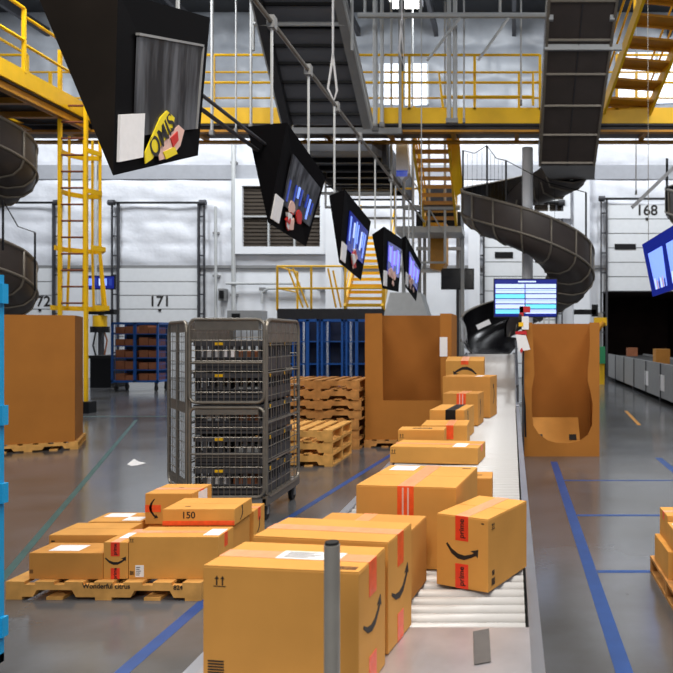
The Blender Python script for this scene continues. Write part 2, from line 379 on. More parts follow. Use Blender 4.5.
# cage ladder
ld = 15.1; la, lb = X(60, ld), X(86, ld)
ca = thing('cage_ladder', 'yellow caged ladder with brown rungs hanging below the walkway', 'ladder', ((la + lb) / 2, ld, 0)); L3 = (-(la + lb) / 2, -ld, 0)
for x, lo in ((la, Z(320, ld)), (lb, 0.2)): MB().bar((x, ld, lo), (x, ld, 7.6), .065, .065, 'yellow').build('side_rail', ca, L3)
MB().box(lb - .14, lb + .14, ld - .14, ld + .14, 0, .24, 'black').build('foot_guard', ca, L3)
z = 2.3
while z < 6.6: MB().tube([(la, ld, z), (lb, ld, z)], .022, 'rust', 6).build('rung', ca, L3); z += .345
m = MB(); mid = (la + lb) / 2
for i, py in enumerate((150, 190, 247, 307)):
    zz = Z(py, ld); g = .08 * (i - 1) if i > 1 else 0
    pts = [(la - .03 - g, ld, zz), (la - .05 - g, ld + .35, zz), (la + .1, ld + .68 + g, zz), (lb - .1, ld + .68 + g, zz), (lb + .12 + g, ld + .35, zz), (lb + .03 + g, ld, zz)]
    for a, b_ in zip(pts, pts[1:]): m.bar(a, b_, .03, .1, 'yellow')
for (x, y) in ((la - .02, ld + .35), (la + .1, ld + .68), (mid, ld + .7), (lb - .1, ld + .68), (lb + .1, ld + .35)):
    m.bar((x, y, Z(250, ld)), (x, y, 5.9), .05, .02, 'yellow'); m.bar((x, y, Z(250, ld)), (x + (x - mid) * .25, y + .05, Z(307, ld)), .05, .02, 'yellow')
m.build('safety_cage', ca, L3)

# stairs
def stairs(name, label, a, b, w, n, m_tread, rails=True, side=(1, 0, 0)):
    a = Vector(a); b = Vector(b); s = Vector(side)
    o = thing(name, label, 'stairs', a); off = -a
    for k in (0, 1): MB().bar(a + s * w * k, b + s * w * k, .06, .26, 'yellow').build('stringer', o, off)
    m = MB(); run = (b - a); run.z = 0; rl = run.length / n; rd = run.normalized()
    for i in range(n):
        p = a.lerp(b, (i + .5) / n); q = p + s * w
        vs = [p - rd * rl * .5, p + rd * rl * .45, q + rd * rl * .45, q - rd * rl * .5]
        m.prism(vs, (0, 0, .05), m_tread); m.prism([vs[0] + Vector((0, 0, -.05)), vs[3] + Vector((0, 0, -.05)), vs[3], vs[0]], rd * .02, m_tread)
    m.build('treads', o, off)
    if rails:
        u = Vector((0, 0, 1))
        for k in (0, 1):
            m = MB()
            for h in (1.0, .55): m.tube([a + s * w * k + u * h, b + s * w * k + u * h], .025, 'yellow', 6)
            for f in (0, .5, 1): p = a.lerp(b, f) + s * w * k; m.bar(p, p + u, .05, .05, 'yellow')
            m.build('handrail', o, off)
    return o
stairs('upper_stairs', 'yellow open stairs climbing from the walkway at the top right, seen from below', (X(603, 15.9), 15.9, zt - .1), (X(676, 12.2), 12.2, zt + 2.3), 1.05, 9, 'yellow2', side=(.98, .2, 0))
stairs('rear_stairs', 'short yellow stairs descending behind the walkway beside the spiral chute', (X(414, 17.2), 17.2, 6.1), (X(425, 19.6), 19.6, 4.7), .85, 9, 'yellow2')
rs = [o for o in C.objects if o.get('label', '').startswith('short yellow stairs')][0]
MB().prism([at(445, 131, 17.3), at(459, 131, 17.3), at(463, 192, 17.9), at(455, 196, 17.9)], (0, .03, 0), 'yellow').build('side_guard', rs, -rs.location)
m = MB(); m.box(X(395, 19.7), X(462, 19.7), 19.7, 20.9, 4.45, 4.62, 'lsteel')
railing(m, (X(395, 19.7), 19.72, 4.6), (X(424, 19.7), 19.72, 4.6), 1.05, 1); 
for xx in (X(398, 19.7), X(460, 19.7)): m.box(xx - .05, xx + .05, 20.7, 20.8, 0, 4.45, 'lsteel')
tag(m.build('landing_platform'), 'grey stair landing on slim legs at the foot of the rear stairs', 'platform')
stairs('lower_stairs', 'yellow stairs with wide treads rising from the low platform behind the signs', (X(345, 22), 22, 2.45), (X(361, 24.2), 24.2, 5.0), 1.15, 12, 'yellow')
# low platform
pf = thing('low_platform', 'low dark platform with yellow railings against the back wall', 'platform', (X(275, 22), 22, 0)); L4 = (-X(275, 22), -22, 0)
px0, px1 = X(277, 22), X(384, 22)
MB().box(px0, px1, 22, 24.2, 2.12, 2.45, 'dsteel').build('deck', pf, L4)
for x in (px0 + .1, (px0 + px1) / 2, px1 - .1): MB().box(x - .06, x + .06, 22.1, 22.22, 0, 2.12, 'dsteel').build('leg', pf, L4)
for x in (px0 + .1, px1 - .1): MB().box(x - .06, x + .06, 23.9, 24.02, 0, 2.12, 'dsteel').build('leg', pf, L4)
m = MB(); railing(m, (px0, 22.03, 2.4), (X(345, 22), 22.03, 2.4), 1.35, 2, .035); railing(m, (X(345, 22), 22.03, 2.4), (px1, 22.03, 2.4), 1.35, 1, .035)
railing(m, (px0, 22.03, 2.4), (px0, 24.1, 2.4), 1.35, 1, .03)
for a, b_ in (((288, 268), (303, 307)), ((293, 268), (308, 307)), ((328, 268), (336, 307)), ((333, 270), (341, 307))): m.bar(at(a[0], a[1], 22.4), at(b_[0], b_[1], 22.4), .05, .05, 'yellow')
m.build('railing', pf, L4)

# ---------------------------------------------------------------- overhead incline conveyor and level conveyor
oc = thing('overhead_incline_conveyor', 'dark grey incline conveyor coming down from the ceiling to the walkway, seen from below', 'conveyor', (-3.9, 15.4, 6.0)); L5 = (3.9, -15.4, -6.0)
A = [at(250, -60, 12.6), at(322, -60, 12.6)]; B = [at(293, 124, 15.4), at(364, 124, 15.4)]
m = MB(); m.prism([A[0], A[1], B[1], B[0]], (0, .06, .12), 'belt')
for f in (.3, .42, .52, .62, .73, .84, .93): p = A[0].lerp(B[0], f); q = A[1].lerp(B[1], f); m.bar(p - Vector((0, .03, .02)), q - Vector((0, .03, .02)), .05, .05, 'black')
m.build('underside', oc, L5)
for k, (a, b_) in enumerate(zip(A, B)):
    m = MB(); s = -1 if k == 0 else 1; o_ = Vector((s * .09, 0, 0))
    m.bar(a + o_, b_ + o_, .17, .34, 'dsteel' if k == 0 else 'steel'); m.bar(a + o_ * 2 + Vector((0, -.1, -.1)), b_ + o_ * 2 + Vector((0, -.1, -.1)), .05, .05, 'lsteel'); m.build('side_channel', oc, L5)
m = MB()
for x in (A[0].x - .3, A[1].x + .3):
    yy = 13.6; m.tube([(x, yy, 14.2), (x, yy, 7.0)], .03, 'lsteel', 6)
m.tube([(A[0].x - .3, 13.6, 7.5), (A[1].x + .3, 13.6, 7.5)], .04, 'lsteel', 6)
m.build('hanger', oc, L5)
lc = thing('level_conveyor', 'dark level conveyor hung behind the walkway in the cluttered middle', 'conveyor', (-4, 17.5, 5.0)); L6 = (4, -17.5, -5.0)
MB().box(-4.9, -3.1, 17.2, 21.5, 5.9, 6.2, 'belt').build('bed', lc, L6)
MB().prism([(-4.85, 15.9, 5.7), (-4.85, 15.9, 5.85), (-4.85, 17.2, 6.02), (-4.85, 17.2, 5.87)], (1.75, 0, 0), 'belt').build('infeed_bed', lc, L6)
m = MB()
for i in range(6): m.box(-4.85, -3.15, 17.3 + i * .8, 17.42 + i * .8, 5.78, 5.9, 'black')
m.box(-5.0, -4.9, 17.2, 21.5, 5.7, 6.3, 'dsteel').box(-3.1, -3.0, 17.2, 21.5, 5.7, 6.3, 'dsteel').build('frame', lc, L6)
m = MB()
for y in (17.6, 19.5, 21.3):
    for x in (-5.05, -2.95): m.tube([(x, y, 14.2), (x, y, 5.1)], .03, 'lsteel', 6)
    m.tube([(-5.05, y, 5.1), (-2.95, y, 5.1)], .04, 'lsteel', 6); m.tube([(-5.05, y, 5.65), (-2.95, y, 5.65)], .03, 'dsteel', 6)
m.build('hanger', lc, L6)
m = MB(); m.box(X(290, 15.9), X(402, 15.9), 15.82, 15.95, Z(134, 15.9), Z(128, 15.9), 'steel')
for px in (292, 376, 400): m.tube([(X(px, 15.88), 15.88, 14.2), (X(px, 15.88), 15.88, Z(134, 15.9))], .035, 'lsteel', 6)
tag(m.build('hanging_strut'), 'grey horizontal steel strut hung under the walkway beside the incline conveyor', 'beam')
# sorter clutter: dark machine box & frames
m = MB(); m.box(-3.0, -1.6, 22.5, 24, 4.9, 5.5, 'black').box(-2.9, -1.7, 22.4, 22.5, 5.5, 6.3, 'dsteel')
for x in (-2.9, -1.7):
    for y in (22.6, 23.9): m.box(x - .05, x + .05, y - .05, y + .05, 0, 4.9, 'steel')
m.box(-3, -1.6, 22.5, 22.6, 3.6, 3.7, 'lsteel').box(-3, -1.6, 22.5, 22.6, 4.3, 4.4, 'lsteel')
tag(m.build('machine_frame'), 'dark boxed machine on a grey steel frame behind the hanging signs', 'machine')
m = MB(); m.tube([at(403, 207, 19), at(460, 207, 19)], .07, 'lsteel', 8)
for px in (404, 413, 429, 445): m.tube([at(px, 135, 19), at(px, 262, 19)], .035, 'lsteel', 6)
m.tube([at(404, 262, 19), at(445, 262, 19)], .03, 'lsteel', 6); m.tube([at(404, 165, 19), at(445, 235, 19)], .02, 'lsteel', 6)
for px in (404, 445): m.tube([at(px, 0, 19), at(px, 135, 19)], .025, 'lsteel', 6)
tag(m.build('pipe_frame'), 'light grey pipe frame hanging in front of the rear stairs', 'frame')
tag(MB().prism([at(428, 222, 20.95), at(446, 222, 20.95), at(446, 262, 20.95), at(441, 270, 20.95), at(430, 268, 20.95)], (0, .8, 0), 'yellow2').build('gearbox_housing'), 'dull yellow machine housing under the stair landing', 'machine')
m = MB(); m.prism([at(390, 292, 17.6), at(420, 292, 17.6), at(432, 330, 17.6), at(380, 330, 17.6)], (0, 1.0, 0), 'lsteel'); m.box(X(382, 17.7), X(430, 17.7), 17.7, 18.5, 0, Z(329, 17.6), 'steel')
tag(m.build('sloped_hopper'), 'light grey sloped hopper behind the centre gaylord box', 'hopper')
m = MB(); m.prism([at(396, 140, 17.6), at(407, 140, 17.6), at(409, 172, 17.6), at(402, 180, 17.6), at(396, 172, 17.6)], (0, .3, 0), 'paper'); m.tube([(X(402, 17.75), 17.75, 13.1), at(402, 140, 17.75)], .03, 'dsteel', 6); m.box(X(397, 17.7), X(408, 17.7), 17.58, 17.6, Z(176, 17.6), Z(170, 17.6), 'scr')
tag(m.build('plastic_cover'), 'crumpled white plastic cover hanging below the walkway', 'cover')
# hanger rods from the ceiling
rods = ((212, 130, 15.5, .035, 'pale steel rod in front of the walkway just right of the nearest sign'), (236, 128, 15.6, .02, 'thin rod left of the incline conveyor'), (251, 124, 15.6, .03, 'pale rod along the left edge of the incline conveyor'),
        (375, 126, 15.6, .05, 'thick pale rod right of the incline conveyor, left of its pair'), (382, 122, 15.6, .04, 'thick pale rod right of the incline conveyor, right of its pair'), (449, 118, 15.6, .05, 'left rod of the pair in the middle of the walkway'), (455, 118, 15.6, .05, 'right rod of the pair in the middle of the walkway'), (464, 118, 15.6, .02, 'thin rod right of the middle pair'), (521, 100, 15.6, .02, 'thin rod near the gate in the railing'), (636, 190, 18, .015, 'thin wire rod above dock door 168'))
for px, pyb, d, r_, lab in rods:
    m = MB().tube([(X(px, d), d, 14.2), (X(px, d), d, Z(pyb, d))], r_, 'lsteel', 6); m.box(X(px, d) - r_ * 1.3, X(px, d) + r_ * 1.3, d - .05, d + .05, Z(pyb, d) - .1, Z(pyb, d), 'steel')
    tag(m.build('hanger_rod'), lab, 'rod', 'rods hanging from the ceiling')
m = MB(); m.tube([at(358, 15, 15.3), at(560, 15, 15.3)], .06, 'lsteel', 8)
for px in (365, 420, 500): m.tube([at(px, 15, 15.3), (X(px, 15.3), 15.3, 14.2)], .03, 'lsteel', 6)
m.tube([at(427, 60, 15.3), at(450, 30, 15.3), at(462, 15, 15.3)], .03, 'lsteel', 6); m.tube([at(478, 60, 15.3), at(510, 15, 15.3)], .03, 'lsteel', 6)
tag(m.build('ceiling_strut'), 'pale horizontal pipe with diagonal braces near the ceiling', 'beam')
m = MB(); rp = X(407, 12); m.tube([(rp, 12, 14.2), at(407, 55, 12)], .018, 'paper', 6); m.tube([at(407, 55, 12), at(402, 88, 12), at(408, 100, 12), at(411, 90, 12), at(407, 55, 12)], .02, 'paper', 6)
m.v = [(v[0] - (407 - 333) * 12 / F, v[1], v[2]) for v in m.v]
tag(m.build('hanging_rope'), 'pale rope with a loop hanging in front of the incline conveyor', 'rope')
m = MB(); m.tube([at(402, 18, 14), at(399, 50, 14), at(404, 66, 14), at(401, 20, 14)], .02, 'paper', 6); m.tube([at(402, 18, 14), (X(402, 14), 14, 14.2)], .01, 'paper', 6)
tag(m.build('hanging_rope'), 'looped pale rope hanging beside the bright window', 'rope')
m = MB(); p = at(405, 2, 22)
m.box(p.x - .45, p.x + .45, 21.6, 22.4, p.z, p.z + .06, 'lamp').box(p.x - .5, p.x + .5, 21.55, 22.45, p.z + .06, p.z + .25, 'dsteel').tube([(p.x, 22, p.z + .2), (p.x, 22, 14.2)], .02, 'dsteel', 6)
tag(m.build('ceiling_lamp'), 'bright white high bay lamp at the top edge of the picture', 'lamp')

# ---------------------------------------------------------------- spiral chutes
def interp(t, ks):
    for (a, za), (b_, zb_) in zip(ks, ks[1:]):
        if t <= b_: return za + (zb_ - za) * (t - a) / (b_ - a)
    return ks[-1][1]
def spiral(o, cx, cy, R, Ri, ks, t0, t1, off, n=96, wallh=.55, mirror=1):
    sec = [(R, wallh), (R, 0), (R - .06, -.16), (R - .22, -.3), (R - .5, -.36), (Ri + .1, -.3), (Ri, -.05), (Ri, .3)]
    def P(t, k, g=0):
        r_, h = sec[k]; return Vector((cx + mirror * (r_ + (g if k < 5 else 0)) * math.cos(t), cy + (r_ + (g if k < 5 else 0)) * math.sin(t), interp(t / PI, ks) + h - (g if k > 1 else 0)))
    vs = []; fs = []; ns = len(sec)
    for i in range(n + 1):
        t = t0 + (t1 - t0) * i / n
        for k in range(ns): vs.append(P(t, k))
        for k in range(ns):   # inner skin
            p = P(t, k); c = Vector((cx, cy, p.z)); rr = (p - c).normalized(); q = p - rr * (.04 if k < 4 else (-.04 if k > 5 else 0)) + Vector((0, 0, .05 if 1 < k < 7 else 0)); vs.append(q)
    st = 2 * ns
    for i in range(n):
        for k in range(ns - 1):
            a = i * st + k; fs.append((a, a + 1, a + st + 1, a + st))
    MB().add(vs, fs, 'chute').build('outer_shell', o, off, smooth=True)
    fs2 = []
    for i in range(n):
        for k in range(ns - 1): a = i * st + ns + k; fs2.append((a, a + st, a + st + 1, a + 1))
    m = MB().add(vs, fs2, 'chutein'); m.build('inner_liner', o, off, smooth=True)
    m = MB(); k = 0; tt = t0
    while tt <= t1 + .01:
        m.tube([P(tt, q, .012) for q in range(0, 7)], .022, 'rib', 6); tt += PI / 7.5
    m.build('ribs', o, off, smooth=True)
    m = MB(); N = n
    m.tube([P(t0 + (t1 - t0) * i / N, 0, .0) for i in range(N + 1)], .035, 'rib', 6)
    m.tube([P(t0 + (t1 - t0) * i / N, 1, .01) for i in range(N + 1)], .03, 'rib', 6)
    m.build('rim_rails', o, off, smooth=True)
sx, sy = X(527.5, 17), 17.0
sp = thing('spiral_chute', 'dark brown spiral chute winding down in the centre right', 'chute', (sx, sy, 0)); LS = (-sx, -sy, 0)
ks = [(0, 5.6), (.5, 5.2), (1, 4.52), (1.5, 3.77), (2, 2.95), (2.5, 2.2), (3, 1.5)]
spiral(sp, sx, sy, 1.55, .5, ks, 0, 3 * PI, LS)
MB().tube([(sx, sy, 0), (sx, sy, 6.05)], .13, 'wall', 12).box(sx - .25, sx + .25, sy - .25, sy + .25, 0, .04, 'lsteel').build('centre_column', sp, LS)
# discharge slide
m = MB(); vs = []; n = 14; ends = ((sx - 1.55, sx - .5, 17.0, 1.42), (-.85, .1, 12.75, 1.34))
for i in range(n + 1):
    f = i / n; g = f * f * (3 - 2 * f); y = 17 - 4.25 * f; xa = ends[0][0] + (ends[1][0] - ends[0][0]) * g; xb = ends[0][1] + (ends[1][1] - ends[0][1]) * g; z = 1.3 - .03 * f; wh = .72 - .5 * f ** 2
    vs += [(xa, y, z + wh), (xa + .03, y, z + .15), (xa + .15, y, z), (xb - .15, y, z), (xb - .03, y, z + .15), (xb, y, z + .3)]
fs = [(i * 6 + k, i * 6 + k + 1, i * 6 + 7 + k, i * 6 + 6 + k) for i in range(n) for k in range(5)]
sl = m.add(vs, fs, 'blacks').build('discharge_slide', sp, LS, smooth=True); md = sl.modifiers.new('thick', 'SOLIDIFY'); md.thickness = .03
MB().tube([vs[i * 6] for i in range(n + 1)], .03, 'steel', 6).build('slide_rim', sp, LS)
m = MB()
for y in (13.2, 15.6):
    for x in (-.9, .05): m.box(x - .04, x + .04, y - .04, y + .04, 0, 1.25, 'steel')
m.build('slide_legs', sp, LS)
MB().bar(at(477, 327, 14.4), at(490, 321, 14.4), .03, .1, 'paper').build('slide_label', sp, LS)['label'] = 'white sticker on the black slide'
# straight feed chute
A0, A1 = Vector((.50 + .17, 11.0, 8.69 + .1)), Vector((1.86, 11.0, 8.69 + .1)); A0, A1 = at(549, 0, 12.6), at(617, 0, 12.6); B0, B1 = at(540, 165, 15.6), at(594, 165, 15.6)
A0 = B0 + (A0 - B0) * 1.6; A1 = B1 + (A1 - B1) * 1.6
nrm = Vector((0, .6, .8))
MB().prism([A0, A1, B1, B0], nrm * .04, 'chute').build('feed_chute_bed', sp, LS)
for a, b_, s in ((A0, B0, -1), (A1, B1, 1)): MB().prism([a, b_, b_ + nrm * .5, a + nrm * .5], (s * .03, 0, 0), 'chute').build('feed_chute_side', sp, LS)
m = MB()
for f in (.05, .2, .375, .5, .62, .74, .86, .985):
    p, q = A0.lerp(B0, f) - nrm * .02, A1.lerp(B1, f) - nrm * .02; m.bar(p, q, .04, .04, 'rib')
p, q = (A0.lerp(B0, .4) + A1.lerp(B1, .4)) / 2, (B0 + B1) / 2
m.bar(A0 - nrm * .02, B0 - nrm * .02, .05, .05, 'rib'); m.bar(A1 - nrm * .02, B1 - nrm * .02, .05, .05, 'rib'); m.bar((A0 + A1) / 2 - nrm * .01, q - nrm * .01, .02, .02, 'dsteel')
m.build('feed_chute_ribs', sp, LS)
m = MB()
for px in (551, 612): m.bar(at(px, 20, 12.85), (X(px, 12.85), 12.85, 14.2), .08, .08, 'lsteel')
m.bar(at(545, 47, 13.3), at(622, 47, 13.3), .06, .1, 'lsteel')
m.build('feed_chute_hanger', sp, LS)
# joint tray between feed chute and spiral
m = MB(); m.prism([(B0.x, 15.6, B0.z), (B1.x, 15.6, B1.z), (sx + 1.55, 17.0, 5.3), (sx + .5, 17.0, 5.3)], (0, 0, .05), 'chute'); m.prism([(B1.x, 15.6, B1.z), (sx + 1.55, 17.0, 5.3), (sx + 1.55, 17.0, 6.1), (B1.x, 15.6, B1.z + .6)], (.03, 0, 0), 'chute'); m.build('joint_tray', sp, LS)
# net posts round the spiral
npst = thing('safety_net', 'black safety netting on thin posts round the top of the central spiral chute', 'net', (sx, sy, 4.0)); LN = (-sx, -sy, -4.0)
pts = [(at(463, 150, 17), 4.6), (at(487, 145, 15.9), 4.4), (at(506, 160, 15.6), 4.1), (at(586, 192, 16.2), 3.3)]
m = MB()
for p, zz in pts: m.tube([(p.x, p.y, zz), tuple(p)], .022, 'black', 6)
m.build('posts', npst, LN)
m = MB()
for (p, za), (q, zb_) in zip(pts, pts[1:]):
    mid_ = (p + q) / 2 - Vector((0, 0, .12)); m.tube([p, mid_, q], .01, 'black', 5)
    for k in range(1, 5):
        f = k / 5; m.tube([Vector((p.x, p.y, za + .3)).lerp(Vector((q.x, q.y, zb_ + .3)), f), p.lerp(q, f) - Vector((0, 0, .1))], .004, 'black', 4)
m.build('netting', npst, LN)

# left spiral chute (seen at the left edge)
lx, ly = X(-44, 14.2), 14.2
s2 = thing('spiral_chute', 'dark spiral chute cut off by the left edge of the picture', 'chute', (lx, ly, 0)); L7 = (-lx, -ly, 0)
ks2 = [(1.4, 5.6), (1.7, 5.4), (2, 5.1), (2.5, 4.6), (3, 3.9), (3.5, 3.3), (4, 2.75), (4.5, 2.0), (5, 1.4)]
spiral(s2, lx, ly, 1.33, .45, ks2, 1.6 * PI, 4.8 * PI, L7, n=130)
MB().tube([(lx, ly, 0), (lx, ly, 6.05)], .11, 'lsteel', 12).build('centre_column', s2, L7)
m = MB(); m.tube([at(35, 290, 14.2), at(35, 232, 14.2)], .02, 'black', 6); m.tube([at(3, 250, 12.9), at(3, 200, 12.9)], .02, 'black', 6); m.tube([at(3, 200, 12.9), at(18, 226, 13.4), at(35, 232, 14.2)], .01, 'black', 5)
m.build('net_posts', s2, L7)
# right spiral chute (edge only)
rx, ry = X(733, 17), 17.0
s3 = thing('spiral_chute', 'dark spiral chute just entering at the right edge of the picture', 'chute', (rx, ry, 0)); L8 = (-rx, -ry, 0)
spiral(s3, rx, ry, 1.55, .5, ks, .5 * PI, 2.0 * PI, L8, n=60)
MB().tube([(rx, ry, 0), (rx, ry, 6.05)], .11, 'lsteel', 12).build('centre_column', s3, L8)
m = MB(); m.tube([at(667, 215, 17), at(667, 158, 17)], .03, 'black', 6); m.bar(at(632, 207, 16.5), at(676, 165, 16.5), .08, .08, 'steel'); m.bar(at(676, 165, 16.5), at(700, 200, 16.9), .06, .06, 'steel'); m.build('net_posts', s3, L8)

# ---------------------------------------------------------------- hanging signs
def hsign(label, N, Fq, tl, pat, near_d, far_d, rods=True):
    # N = near-top, near-bottom px;  Fq = far-top, far-bottom px; tl = top-left px of the near end
    nt_, nb_ = at(*N[0], near_d), at(*N[1], near_d); ft_, fb_ = at(*Fq[0], far_d), at(*Fq[1], far_d)
    ntl = at(*tl, near_d); ftl = ft_ + (ntl - nt_)
    o = thing('hanging_sign', label, 'sign', tuple((nt_ + ft_ + ntl + ftl) / 4), group='black wedge shaped signs hung in a row')
    off = -(nt_ + ft_ + ntl + ftl) / 4
    m = MB(); m.add([nt_, nb_, ntl, ft_, fb_, ftl], [(0, 1, 2), (3, 5, 4), (0, 3, 4, 1), (1, 4, 5, 2), (0, 2, 5, 3)], 'signb'); m.mi[0] = m._m('signside' if pat == 0 else 'signb')
    m.build('housing', o, off)
    u = (ft_ - nt_); v = (nb_ - nt_); n = u.cross(v).normalized()
    if n.x < 0: n = -n
    def Q(a, b_, e=.006): return nt_.lerp(ft_, a).lerp(nb_.lerp(fb_, a), b_) + n * e
    def quad(m, a0, a1, b0, b1, mt, e=.008): m.add([Q(a0, b0, e), Q(a1, b0, e), Q(a1, b1, e), Q(a0, b1, e)], [(0, 1, 2, 3)], mt)
    def slab(m, a0, a1, b0, b1, mt, e=.01): m.prism([Q(a0, b0, 0), Q(a1, b0, 0), Q(a1, b1, 0), Q(a0, b1, 0)], n * e, mt)
    m = MB()
    if pat == 0:
        slab(m, .18, .9, .22, .8, 'film', .012); m.build('screen', o, off)
        m = MB(); slab(m, .17, .91, .205, .22, 'steel', .02); slab(m, .9, .915, .22, .8, 'steel', .02); m.build('screen_frame', o, off)
        m = MB(); slab(m, .03, .27, .67, .93, 'paper', .013); m.build('white_card', o, off)['label'] = 'blank white card on the lower near corner'
        m = MB(); 
        def poly(pp, mt, e): m.prism([Q(a, b_, .012) for a, b_ in pp], n * e, mt)
        poly([(.28, .9), (.29, .97), (.36, .95), (.58, .78), (.6, .71), (.5, .66), (.43, .7)], 'stk', .006)
        poly([(.42, .9), (.55, .82), (.66, .76), (.74, .8), (.7, .9), (.6, .96), (.45, .97)], 'stkp', .004)
        poly([(.56, .84), (.64, .8), (.66, .86), (.6, .9)], 'stkr', .009); poly([(.48, .92), (.62, .9), (.66, .95), (.52, .97)], 'stk', .008)
        m.build('sticker', o, off)['label'] = 'yellow and pink stickers'
        uu = -(Q(.56, .72) - Q(.33, .91)).normalized(); vv = n.cross(uu)
        textmesh('sticker_lettering', 'SIMO', .135, 'ink', o, Q(.45, .805, .018) + off, uu, vv, n)
    else:
        slab(m, .2, .92, .2, .74, 'film' if pat == 2 else 'scrn', .012); m.build('screen', o, off)
        m = MB(); rnd = random.Random(pat)
        for k in range(9):
            a = .24 + k * .073; t = .24 + rnd.random() * .08 + (.14 if pat == 2 else 0); bq = .5 + rnd.random() * .2
            mt = ('scrl', 'scr', 'scrp', 'scrl')[k % 4] if pat < 4 else ('scrv', 'scrl', 'scrv')[k % 3]
            if pat == 2 : mt = ('scr', 'film', 'scr', 'scrl')[k % 4]
            slab(m, a, a + .03 + .02 * (pat > 3), t, bq, mt, .016)
        m.build('screen_picture', o, off)
        m = MB(); slab(m, .03, .2, .7, .95, 'paper', .013); m.build('white_card', o, off)['label'] = 'blank white card on the lower near corner'
        m = MB()
        for k in range(8):
            a = .28 + rnd.random() * .34; bq = .68 + rnd.random() * .2; s = .05 + rnd.random() * .04
            rr_ = [.5 + rnd.random() * .7 for _ in range(9)]; pp = [Q(a + s * rr_[j] * math.cos(2 * PI * j / 9), bq + s * rr_[j] * math.sin(2 * PI * j / 9), .012) for j in range(9)]
            m.prism(pp, n * (.004 + .002 * k), ('stkr', 'stkp', 'stkr', 'paper')[k % 4] if pat < 4 else 'stkp')
        m.build('sticker', o, off)['label'] = 'red and pale stickers under the screen'
    m = MB()
    for p in (nt_.lerp(ft_, .04), ft_):
        top = Vector((-1.95, p.y, 4.15)); m.tube([Vector((-1.95, p.y, p.z - .02)), top], .012, 'lsteel', 6)
    m.build('hanger_rod', o, off)
    return o
hsign('largest and nearest black hanging sign with a plastic covered screen and yellow sticker', ((118, -9), (113, 175)), ((210, 17), (198, 155)), (36, -9), 0, 3.3, 4.2)
hsign('second black hanging sign from the camera, with red stickers and a dim blue screen', ((287, 122), (268, 222)), ((326, 177), (306, 246)), (247, 126), 2, 5.8, 6.9)
hsign('third black hanging sign from the camera, with bright blue streaks and a red corner', ((345, 189), (339, 262)), ((371, 221), (361, 280)), (329, 195), 3, 7.85, 9.2)
hsign('fourth black hanging sign from the camera, screen violet and left of the last sign', ((384, 226), (382.5, 288)), ((402.5, 239), (398.5, 291.5)), (372, 234), 4, 10.2, 11.6)
hsign('farthest small black hanging sign at the end of the row', ((406, 235), (405, 286)), ((421.5, 264), (416, 301)), (401, 238), 5, 12.0, 13.6)
m = MB(); m.tube([(-1.95, 1.5, 4.15), (-1.95, 16.0, 4.15)], .02, 'galv', 8)
for y in (5.85, 6.9, 8, 9.2, 11.6): m.box(-1.98, -1.92, y - .04, y + .04, 4.1, 4.2, 'steel')
for y in (4.6, 15.5): m.tube([(-1.95, y, 4.15), (-1.95, y, 14.2)], .012, 'lsteel', 6)
tag(m.build('sign_rail'), 'long galvanised overhead pipe that the row of black signs hangs from', 'pipe')
m = MB(); m.tube([(-1.99, 4.15, 3.15), (-1.99, 5.9, 3.15)], .013, 'dsteel', 8); m.tube([(-2.05, 4.15, 3.1), (-2.05, 5.9, 3.1)], .015, 'dsteel', 8)
tag(m.build('sign_link_bar'), 'double dark bar linking the nearest sign to the second sign', 'bar')
# right-hand sign with two portrait screens
a = at(642, 244, 11); b_ = at(652.5, 296, 11); c_ = at(694, 212, 10.5); d_ = at(700, 280, 10.5)
o = thing('hanging_sign', 'black hanging sign with two portrait blue screens at the right edge', 'sign', tuple(a)); off = -a
nn = (c_ - a).cross(b_ - a).normalized(); nn = nn if nn.y < 0 else -nn
MB().prism([a, c_, d_, b_], -nn * .1, 'scrn').build('housing', o, off)
def Q2(u, v, e): return a.lerp(c_, u).lerp(b_.lerp(d_, u), v) + nn * e
for u0 in (.08, .44):
    MB().prism([Q2(u0, .22, 0), Q2(u0 + .28, .22, 0), Q2(u0 + .26, .9, 0), Q2(u0 + .02, .9, 0)], nn * .012, 'scrl').build('screen', o, off)
    m = MB()
    for k in range(6): q = u0 + .03 + k * .038; m.prism([Q2(q, .7 + .04 * (k % 3), .012), Q2(q + .025, .7 + .05 * (k % 2), .012), Q2(q + .025, .9, .012), Q2(q, .9, .012)], nn * .004, ('scrp', 'stkp', 'scrn')[k % 3])
    m.build('screen_picture', o, off)
m = MB(); m.tube([Q2(.1, .02, -.05), (Q2(.1, 0, 0).x, Q2(.1, 0, -.05).y, 14.2)], .005, 'galv', 6); m.tube([Q2(.8, .02, -.05), (Q2(.8, 0, 0).x, Q2(.8, 0, -.05).y, 14.2)], .01, 'lsteel', 6); m.build('hanger_rod', o, off)

# ---------------------------------------------------------------- main roller conveyor
CX0, CX1, CZ = -.80, .05, .75
mc = thing('roller_conveyor', 'long roller conveyor with cream rollers carrying the boxes', 'conveyor', (-.4, 1.62, 0)); L9 = (.4, -1.62, 0)
for x, nm in ((CX1 - .0, 1), (CX0 - .035, 0)):
    MB().box(x, x + .035, 1.62, 8.72, CZ - .16, CZ - .002, 'alu').box(x - .01 + .02 * nm, x + .025 + .02 * nm, 1.62, 8.72, CZ - .17, CZ - .14, 'alu').build('side_rail', mc, L9)
m = MB().box(CX0, CX1, 1.62, 2.11, CZ - .02, CZ - .002, 'plate'); m.build('end_plate', mc, L9)
MB().add([at(476, 630, 2.08), at(490, 627, 2.1), at(490.5, 660, 1.93), at(474.5, 664, 1.9)], [(0, 1, 2, 3)], 'duct')
q = [(473, 631), (489, 628), (491, 661), (474, 664)]; qq = []
for (a_, b_) in q: d = F * .849 / (b_ - 336); qq.append((X(a_, d), d, CZ + .0005))
